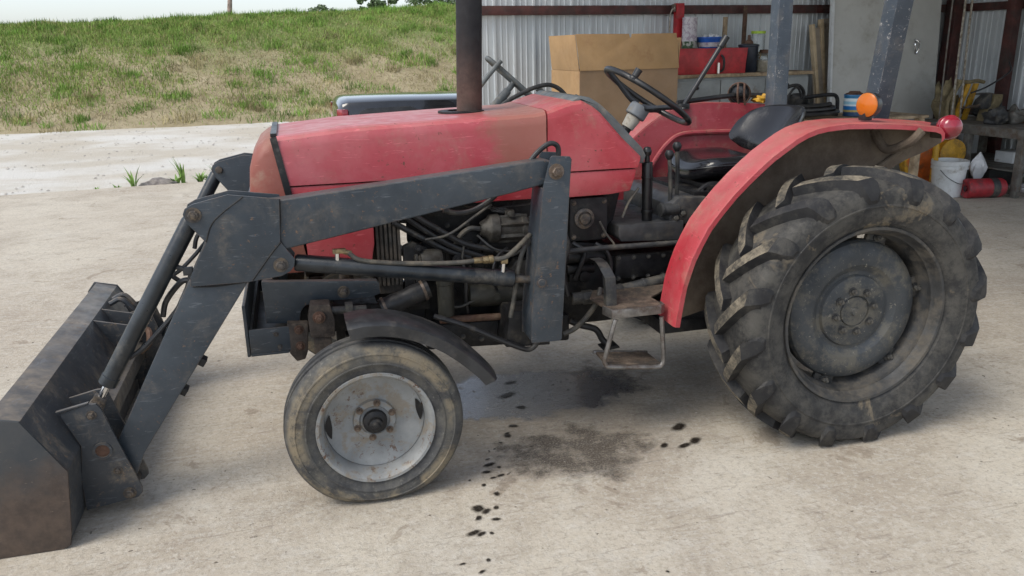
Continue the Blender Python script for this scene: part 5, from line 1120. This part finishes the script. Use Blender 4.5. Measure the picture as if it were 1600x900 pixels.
# ---- rear fenders
fen = [(1.289, .535), (1.298, .60), (1.315, .709), (1.333, .77), (1.352, .826), (1.384, .893), (1.420, .958), (1.473, 1.025), (1.531, 1.090), (1.590, 1.146), (1.649, 1.197), (1.700, 1.237), (1.752, 1.271), (1.803, 1.303), (1.853, 1.327), (1.90, 1.341), (1.95, 1.350), (2.05, 1.356), (2.18, 1.352), (2.31, 1.346), (2.45, 1.335), (2.56, 1.324), (2.61, 1.314), (2.645, 1.297), (2.668, 1.27)]
def fender(f_):
    s = 1 if f_(1) > f_(0) else -1
    yi, yo = f_(.30), f_(.125)
    b = B(); secs = []
    for i, (x, z) in enumerate(fen):
        p0 = Vector(fen[max(i-1, 0)]); p1 = Vector(fen[min(i+1, len(fen)-1)]); t = (p1-p0).normalized(); n = Vector((t.y, -t.x))
        k = -.010 if i < 18 else -.010-.125*((i-17)/7)**1.1
        def P(o, y): return (x+n.x*o+k, y, z+n.y*o)
        def Q(o, y): return (x+n.x*o, y, z+n.y*o)
        secs.append([Q(-.004, yi), Q(0, yi-.01*s), P(.002, (yi+yo)/2), P(0, yo+.012*s), P(.006, yo), P(.026, yo), P(.026, yo+.004*s), P(.010, yo+.005*s), P(.006, yo+.014*s), P(.007, (yi+yo)/2), Q(.006, yi-.012*s), Q(.006, yi)])
    loft(b, secs); fo = T('rear_fender', b, ['red', 'fender_underside'], angle=40)
    me = fo.data; cx = Vector((2.036, .6))
    for p in me.polygons:
        d = Vector((cx.x-p.center.x, cx.y-p.center.z)).normalized(); ins = (p.normal.x*d.x+p.normal.z*d.y)
        if ins > .55: p.material_index = 1
    # inner wall
    wall = fen + [(2.69, 1.235), (2.606, 1.194), (2.490, 1.156), (2.426, 1.124), (2.30, 1.0), (2.25, .62), (1.80, .60), (1.36, .50)]
    b = B(); prism(b, wall, f_(.3005), f_(.3065)); 
    fw2 = T('fender_wall', b, ['red_inner', 'fender_underside'], fo, .001)
    for p in fw2.data.polygons:
        if p.normal.y*s < -.5: p.material_index = 1
    b = B(); tube(b, [(1.60, f_(.319), .80), (1.665, f_(.319), .915), (1.78, f_(.319), 1.09), (1.84, f_(.319), 1.155), (1.89, f_(.319), 1.185), (1.96, f_(.319), 1.196), (2.1, f_(.319), 1.196), (2.35, f_(.319), 1.19)], .014, 8); T('pressed_rib', b, 'red_inner', fo)
    b = B(); prism(b, [(1.306, .54), (1.32, .54), (1.62, 1.10), (1.60, 1.11)], f_(.12), f_(.3)) if False else None
    b.free()
    return fo
fn_ = fender(lambda y: y); fender(mir)
b = B(); tube(b, [(2.30, .297, 1.30), (2.33, .24, 1.22), (2.36, .14, 1.26), (2.40, .12, 1.31)], .02, 10); tube(b, [(2.45, .292, 1.20), (2.30, .292, 1.10), (2.22, .292, .98)], .012, 8); T('fender_stay', b, 'fender_underside', fn_)
# lamps
b = B(); lathe(b, [(.001, -.035), (.040, -.035), (.050, -.020), (.0535, .010), (.050, .014)], (2.185, .20, 1.420), (-.96, -.28, 0), 32); am = T('amber_lamp', b, 'black_plastic')
b = B(); lathe(b, [(.051, .011), (.0505, .018), (.044, .022), (.030, .027), (.001, .030)], (2.185, .20, 1.420), (-.96, -.28, 0), 32); T('lens', b, 'amber_lens', am)
b = B(); lathe(b, [(.040, -.026), (.047, .010)], (2.185, .20, 1.420), (-.96, -.28, 0), 24); lathe(b, [(.043, .0), (.001, .0)], (2.185, .20, 1.420), (-.96, -.28, 0), 24); T('reflector', b, 'orange_paint', am)
b = B(); box2(b, (2.160, .19, 1.355), (2.20, .23, 1.395)); T('bracket', b, 'black_plastic', am, .004)
b = B(); lathe(b, [(.001, -.040), (.036, -.038), (.050, -.02), (.054, .0), (.053, .012), (.050, .014), (.047, .026), (.036, .040), (.001, .047)], (2.575, .16, 1.312), (-.2, -.95, .1), 28); rl = T('red_tail_lamp', b, 'red_lens', angle=50)
b = B(); box2(b, (2.555, .19, 1.30), (2.59, .25, 1.325)); T('bracket', b, 'black_plastic', rl, .003)
b = B(); lathe(b, [(.001, -.03), (.040, -.028), (.058, -.01), (.060, .015), (.052, .018), (.050, .008), (.001, .004)], (2.30, 1.47, 1.40), (-.5, -.85, 0), 28); fl = T('work_lamp', b, 'black_plastic')
b = B(); lathe(b, [(.048, .012), (.03, .020), (.001, .022)], (2.30, 1.47, 1.40), (-.5, -.85, 0), 24); T('lens', b, 'black_plastic', fl)
b = B(); lathe(b, [(.062, .022), (.066, .03), (.062, .036), (.058, .03)], (2.30, 1.47, 1.40), (-.5, -.85, 0), 24, closed=True); tube(b, [(2.26, 1.42, 1.46), (2.255, 1.41, 1.40), (2.27, 1.42, 1.34)], .006, 6); tube(b, [(2.29, 1.40, 1.46), (2.285, 1.39, 1.40), (2.30, 1.40, 1.34)], .006, 6); T('guard', b, 'rusty_iron', fl)
b = B(); tube(b, [(1.90, 1.45, 1.362), (2.05, 1.45, 1.376), (2.25, 1.44, 1.392), (2.46, 1.45, 1.386)], .014, 8); T('fender_bar', b, 'black_plastic')
b = B(); cyl(b, (1.925, 1.42, 1.345), (2.165, 1.42, 1.705), .0135, seg=14); box(b, (1.927, 1.42, 1.345), (.05, .05, .03)); lathe(b, [(.035, 0), (.03, .01), (.001, .012)], (1.925, 1.42, 1.332), (0, 0, 1), 20); gr = T('grab_rod', b, 'black_plastic', bevel=.002)
b = B(); cyl(b, (2.135, 1.42, 1.66), (2.172, 1.42, 1.715), .019, seg=14); T('grip', b, 'black_plastic', gr)
b = B(); bmesh.ops.create_icosphere(b, subdivisions=3, radius=1)
for v in b.verts: p = v.co; k = 1+.25*math.sin(p.x*5+p.z*6)+.2*math.sin(p.y*7+p.x*9); v.co = Vector((2.42+p.x*.045*k, 1.44+p.y*.035*k, 1.365+max(p.z, -.6)*.026*k))
T('yellow_cap', b, 'yellow_paint', angle=60)

# ---- steering wheel, levers, seat, roll bar
WC = Vector((1.446, YC-.02, 1.447)); WN = Vector((.56, -.05, .83)).normalized(); wx, wy, _ = frame_of(WN)
b = B(); tube(b, [WC+(wx*math.cos(a)+wy*math.sin(a))*.232 for a in [k*2*math.pi/56 for k in range(56)]], .0145, 12, smooth=False, closed=True); sw = T('steering_wheel', b, 'black_plastic', angle=60)
for k in range(3):
    a = k*2*math.pi/3+math.radians(78); e = wx*math.cos(a)+wy*math.sin(a)
    b = B(); tube(b, [WC-WN*.055+e*.02, WC-WN*.05+e*.07, WC-WN*.02+e*.16, WC+e*.228], lambda t: .016-.005*t, 10); T('spoke', b, 'black_plastic', sw)
b = B(); lathe(b, [(.001, -.035), (.046, -.035), (.050, -.03), (.050, .018), (.042, .024), (.001, .026)], WC-WN*.078, WN, 28); T('hub', b, 'grey_hub', sw)
b = B(); lathe(b, [(.001, -.002), (.022, 0), (.022, .008), (.016, .014), (.001, .015)], WC+(wx*math.cos(2.4)+wy*math.sin(2.4))*.232, WN, 14); cyl(b, WC+(wx*math.cos(2.4)+wy*math.sin(2.4))*.232, WC+(wx*math.cos(2.4)+wy*math.sin(2.4))*.232+WN*.05, .014, .018); T('spinner_knob', b, 'black_plastic', sw)
b = B(); lathe(b, [(.030, 0), (.036, .05), (.034, .06), (.001, .061)], WC-WN*.175, WN, 24); T('column_collar', b, 'column_cream')
b = B(); cyl(b, WC-WN*.34, WC-WN*.17, .024, seg=16); T('steering_column', b, 'black_iron')
b = B(); cyl(b, (1.362, .62, .88), (1.356, .62, 1.165), .025, seg=18); cyl(b, (1.361, .62, .93), (1.361, .62, .945), .029, seg=18); cyl(b, (1.358, .62, 1.09), (1.358, .62, 1.10), .028, seg=18); cyl(b, (1.356, .62, 1.165), (1.354, .62, 1.20), .012, seg=12); lathe(b, [(.001, -.024), (.017, -.018), (.021, 0), (.015, .018), (.001, .022)], (1.354, .62, 1.215), (0, 0, 1), 16); T('hand_lever', b, 'black_plastic', bevel=.001)
for (x0, x1, y, z0, z1, mt) in ((1.478, 1.465, .62, .95, 1.195, 'dusty_iron'), (1.530, 1.522, .66, .97, 1.225, 'dusty_iron')):
    b = B(); tube(b, [(x0, y, z0), ((x0+x1)/2+.004, y, (z0+z1)/2), (x1, y, z1)], .010, 10); lv = T('gear_lever', b, mt)
    b = B(); lathe(b, [(.012, -.022), (.020, -.008), (.0215, .004), (.014, .019), (.001, .022)], (x1, y, z1), (0, 0, 1), 18); T('knob', b, 'black_plastic', lv)
b = B(); prism(b, [(1.455, .87), (1.66, .87), (1.66, .99), (1.50, 1.0), (1.455, .965)], .575, 1.14); hl = T('lift_housing', b, 'grey_cover', bevel=.012)
b = B(); cyl(b, (1.42, .585, .945), (1.50, .585, .945), .028, seg=18); cyl(b, (1.41, .585, .945), (1.425, .585, .945), .033, seg=18); T('quadrant', b, 'dusty_iron', hl, .002)
bolts('housing_bolt', [(1.52, .574, .925), (1.60, .574, .93), (1.485, .574, .905)], (0, -1, 0), .013, .018, 'dusty_iron', hl)
b = B(); box2(b, (1.60, .62, .985), (1.98, 1.10, 1.01)); tube(b, [(1.64, .66, 1.0), (1.70, .66, 1.035), (1.80, .66, 1.03), (1.92, .66, 1.05)], .014, 8); tube(b, [(1.66, .64, 1.01), (1.62, .63, .98), (1.66, .62, .94)], .010, 8); box2(b, (1.68, .63, 1.012), (1.92, 1.08, 1.035)); T('seat_frame', b, 'black_iron', bevel=.004)
def cushion(cx, hx, hy, fz, th, nx=22, ny=22, p=3.2):
    b = B(); top, bot = {}, {}
    for i in range(nx+1):
        for j in range(ny+1):
            s, t = -1+2*i/nx, -1+2*j/ny
            m = max(abs(s), abs(t)); q = (abs(s)**p+abs(t)**p)**(1/p) or 1; k = m/q if q else 1
            s2, t2 = s*k, t*k; ed = max(0, 1-m**6)**.5
            x, y, z = fz(s2, t2); top[i, j] = b.verts.new((x, y, z+th*.5*ed)); bot[i, j] = b.verts.new((x, y, z-th*.5*ed)) if 0 < i < nx and 0 < j < ny else top[i, j]
    for i in range(nx):
        for j in range(ny):
            b.faces.new((top[i, j], top[i+1, j], top[i+1, j+1], top[i, j+1]))
            q = [bot[i, j], bot[i, j+1], bot[i+1, j+1], bot[i+1, j]]
            try: b.faces.new(q)
            except ValueError: pass
    return b
b = cushion(0, 0, 0, lambda s, t: (1.825+.195*s, YC+.235*t*(1-.10*s*0), 1.090+.022*s*s*(1 if s > 0 else .2)+.036*t*t-.020*(s < -.4)*(s+.4)**2*4), .105); st = T('seat_cushion', b, 'vinyl', angle=80)
b = B(); tube(b, [(1.825+.193*math.copysign(abs(math.cos(a))**.62, math.cos(a)), YC+.233*math.copysign(abs(math.sin(a))**.62, math.sin(a)), 1.090+.022*(math.cos(a) > 0)*abs(math.cos(a))**1.2+.036*abs(math.sin(a))**1.24) for a in [k*2*math.pi/60 for k in range(60)]], .0035, 6, smooth=False, closed=True); T('piping', b, 'dark_plastic', st)
b = cushion(0, 0, 0, lambda s, t: (2.20+.075*s-.13*abs(t)**2.2, YC+.255*t, 1.255+.100*s), .085); bk_ = T('seat_backrest', b, 'vinyl', angle=80)
b = B(); tube(b, [(2.10, YC, 1.16), (2.09, YC, 1.08), (2.0, YC, 1.04)], .02, 8); tube(b, [(2.05, YC-.19, 1.18), (2.0, YC-.2, 1.12), (1.96, YC-.18, 1.06)], .008, 8); T('backrest_bracket', b, 'black_iron', bk_)
for (p0, p1) in (((2.395, .475, .95), (2.445, .275, 2.75)), ((2.385, 1.215, .95), (2.52, 1.46, 2.75))):
    b = B(); d = Vector(p1)-Vector(p0); zr = d.normalized(); yr = Vector((0, 1, 0)); xr = yr.cross(zr).normalized(); yr = zr.cross(xr); hw = .043
    loft(b, [[Vector(q)+xr*(a*hw)+yr*(c*hw) for a, c in ((-1, -1), (1, -1), (1, 1), (-1, 1))] for q in (p0, p1)]); T('roll_bar_post', b, 'slate_rops', bevel=.006)
b = B(); box2(b, (2.33, .40, .88), (2.47, mir(.40), .96)); T('roll_bar_mount', b, 'black_iron', bevel=.006)
b = B(); loft(b, [[(2.40, .232, 2.70), (2.486, .232, 2.70), (2.486, .232, 2.79), (2.40, .232, 2.79)], [(2.476, 1.50, 2.70), (2.562, 1.50, 2.70), (2.562, 1.50, 2.79), (2.476, 1.50, 2.79)]]); T('roll_bar_crosspiece', b, 'slate_rops', bevel=.006)

# ------------------------------------------------------------------ black car outside, behind the shed wall
CY = 7.45
CA = thing('parked_car', 'black car parked outside behind the shed wall, its tail showing over the red hood', 'car', (2.4, CY, 0))
def D(name, bm, mat, parent, bevel=0, angle=34): return obj(name, bm, mat, parent, bevel, angle)
def csec(x, w, zb, zs, zt, r):
    p = [(w-.06, zb), (w, zb+.12), (w+.02, zs-.16), (w-.01, zs), (w-.01-r*.35, zs+(zt-zs)*.72), (w-r, zt), (w*.4, zt+.022), (0, zt+.026)]
    return [(x, CY-a, z) for a, z in p]+[(x, CY+a, z) for a, z in p[-2::-1]]
b = B(); loft(b, [csec(.285, .66, .32, .90, .97, .10), csec(.30, .76, .24, .98, 1.055, .10), csec(.345, .80, .20, 1.04, 1.095, .09), csec(.42, .82, .20, 1.06, 1.112, .08), csec(.9, .835, .20, 1.065, 1.118, .07), csec(1.55, .84, .20, 1.06, 1.112, .07), csec(3.6, .84, .20, 1.03, 1.08, .07), csec(4.6, .80, .22, .92, .98, .10), csec(4.85, .66, .30, .80, .86, .12)]); D('body', b, 'gloss_black', CA, angle=30)
b = B(); loft(b, [[(2.0, CY-.70, 1.09), (2.0, CY+.70, 1.09), (3.75, CY+.70, 1.05), (3.75, CY-.70, 1.05)], [(2.45, CY-.58, 1.48), (2.45, CY+.58, 1.48), (3.1, CY+.58, 1.48), (3.1, CY-.58, 1.48)]]); D('cabin', b, 'gloss_black', CA, .05)
b = B(); prism(b, [(.50, .80), (.52, 1.00), (.60, 1.035), (1.10, 1.045), (1.20, 1.00), (1.22, .80)], CY-.862, CY-.850); D('side_moulding', b, 'dark_plastic', CA, .01)
for sy in (-1, 1):
    b = B(); loft(b, [[(.286, CY+sy*.60, z0), (.278, CY+sy*.74, z0), (.33, CY+sy*.845, z0), (.40, CY+sy*.845, z0), (.36, CY+sy*.74, z0)] for z0 in (.84, 1.03)]); lm = D('tail_lamp', b, 'red_lens', CA, .01)
    for x in (1.05, 3.9):
        b = B(); r, w = .33, .20; lathe(b, [(r*.62, -w/2), (r*.68, -w/2-.008), (r*.92, -w/2), (r, -w/2+.03), (r, w/2-.03), (r*.92, w/2), (r*.68, w/2+.008), (r*.62, w/2)], (x, CY+sy*.78, r), (0, 1, 0), 40, closed=True); wl = D('wheel', b, 'rubber_lug', CA)
        b = B(); lathe(b, [(r*.63, -w*.48), (r*.58, -.07), (.06, -.085), (.001, -.09)], (x, CY+sy*.78, r), (0, -sy, 0) if sy > 0 else (0, 1, 0), 32); D('rim', b, 'grey_hub', wl)

# ------------------------------------------------------------------ grey ride-on machine inside the shed, behind the red hood
DY = 4.2
DT = thing('ride_on_machine', 'grey ride-on machine with tilted tubular frame and looping hose behind the red hood', 'machine', (1.7, DY, 0))
sc0 = Vector((1.69, DY, 1.38)); e1 = Vector((.483, 0, -.42)).normalized(); e2 = Vector((0, 1, 0)); sn = Vector((.42, 0, .483)).normalized()
b = B(); tube(b, [sc0+e1*(.315*math.copysign(abs(math.cos(a))**.6, math.cos(a)))+e2*(.075*math.copysign(abs(math.sin(a))**.6, math.sin(a))) for a in [k*2*math.pi/48 for k in range(48)]], .019, 10, smooth=False, closed=True); dsw = D('tilt_frame', b, 'grey_trim', DT, angle=60)
b = B(); tube(b, [sc0+e1*.02-e2*.07, sc0+e1*.02+e2*.07], .016, 8, smooth=False); D('cross_bar', b, 'grey_trim', dsw)
b = B(); cyl(b, sc0-sn*.01, sc0-sn*.10, .026, seg=16); cyl(b, sc0-sn*.09, sc0-sn*.32, .036, .048, seg=18); D('column', b, 'grey_trim', DT)
b = B(); tube(b, [(1.55, DY-.10, 1.565), (1.44, DY-.10, 1.45), (1.336, DY-.10, 1.327), (1.22, DY-.10, 1.18)], .021, 10); D('guard_bar', b, 'grey_trim', DT)
b = B(); tube(b, [(1.36, DY-.2, 1.05), (1.44, DY-.2, 1.13), (1.56, DY-.2, 1.225), (1.68, DY-.2, 1.285), (1.82, DY-.2, 1.34), (1.96, DY-.2, 1.355), (2.08, DY-.2, 1.28), (2.15, DY-.2, 1.13), (2.16, DY-.2, 1.02)], .019, 10); D('hose', b, 'hose_rubber', DT)
for pts, r in ((((1.85, DY-.15, 1.33), (1.93, DY-.15, 1.27), (1.91, DY-.15, 1.20), (1.84, DY-.15, 1.17), (1.76, DY-.15, 1.06)), .022), (((1.52, DY-.1, 1.10), (1.60, DY-.1, 1.19), (1.74, DY-.1, 1.19), (1.80, DY-.1, 1.12)), .02), (((1.84, DY-.1, 1.22), (1.93, DY-.1, 1.15), (2.0, DY-.1, 1.08)), .024), (((1.62, DY-.22, 1.05), (1.66, DY-.22, 1.14), (1.74, DY-.22, 1.20), (1.80, DY-.22, 1.18)), .016)):
    b = B(); tube(b, pts, r, 8); D('control_pipe', b, 'grey_trim', DT)
b = B(); tube(b, [(2.14, DY-.2, 1.10), (2.17, DY-.2, 1.18), (2.21, DY-.2, 1.26)], lambda t: .008+.020*(t > .45), 8, 8); D('switch_lever', b, 'black_plastic', DT)
b = B(); prism(b, [(1.15, .55), (2.25, .55), (2.25, 1.0), (2.0, 1.10), (1.35, 1.10), (1.15, .95)], DY-.28, DY+.28); D('console', b, 'black_iron', DT, .04)
b = B(); box2(b, (.95, DY-.25, .28), (2.45, DY+.25, .55)); D('chassis', b, 'black_iron', DT, .02)
for x in (1.1, 2.25):
    for sy in (-1, 1):
        b = B(); r, w = .24, .18; lathe(b, [(r*.5, -w/2), (r*.6, -w/2-.01), (r*.9, -w/2), (r, -w/2+.03), (r, w/2-.03), (r*.9, w/2), (r*.6, w/2+.01), (r*.5, w/2)], (x, DY+sy*.36, r), (0, 1, 0), 32, closed=True); wl = D('wheel', b, 'rubber_lug', DT)
        b = B(); lathe(b, [(r*.52, -w*.4), (.05, -w*.3), (.001, -w*.3)], (x, DY+sy*.36, r), (0, 1, 0), 24); D('rim', b, 'grey_hub', wl)
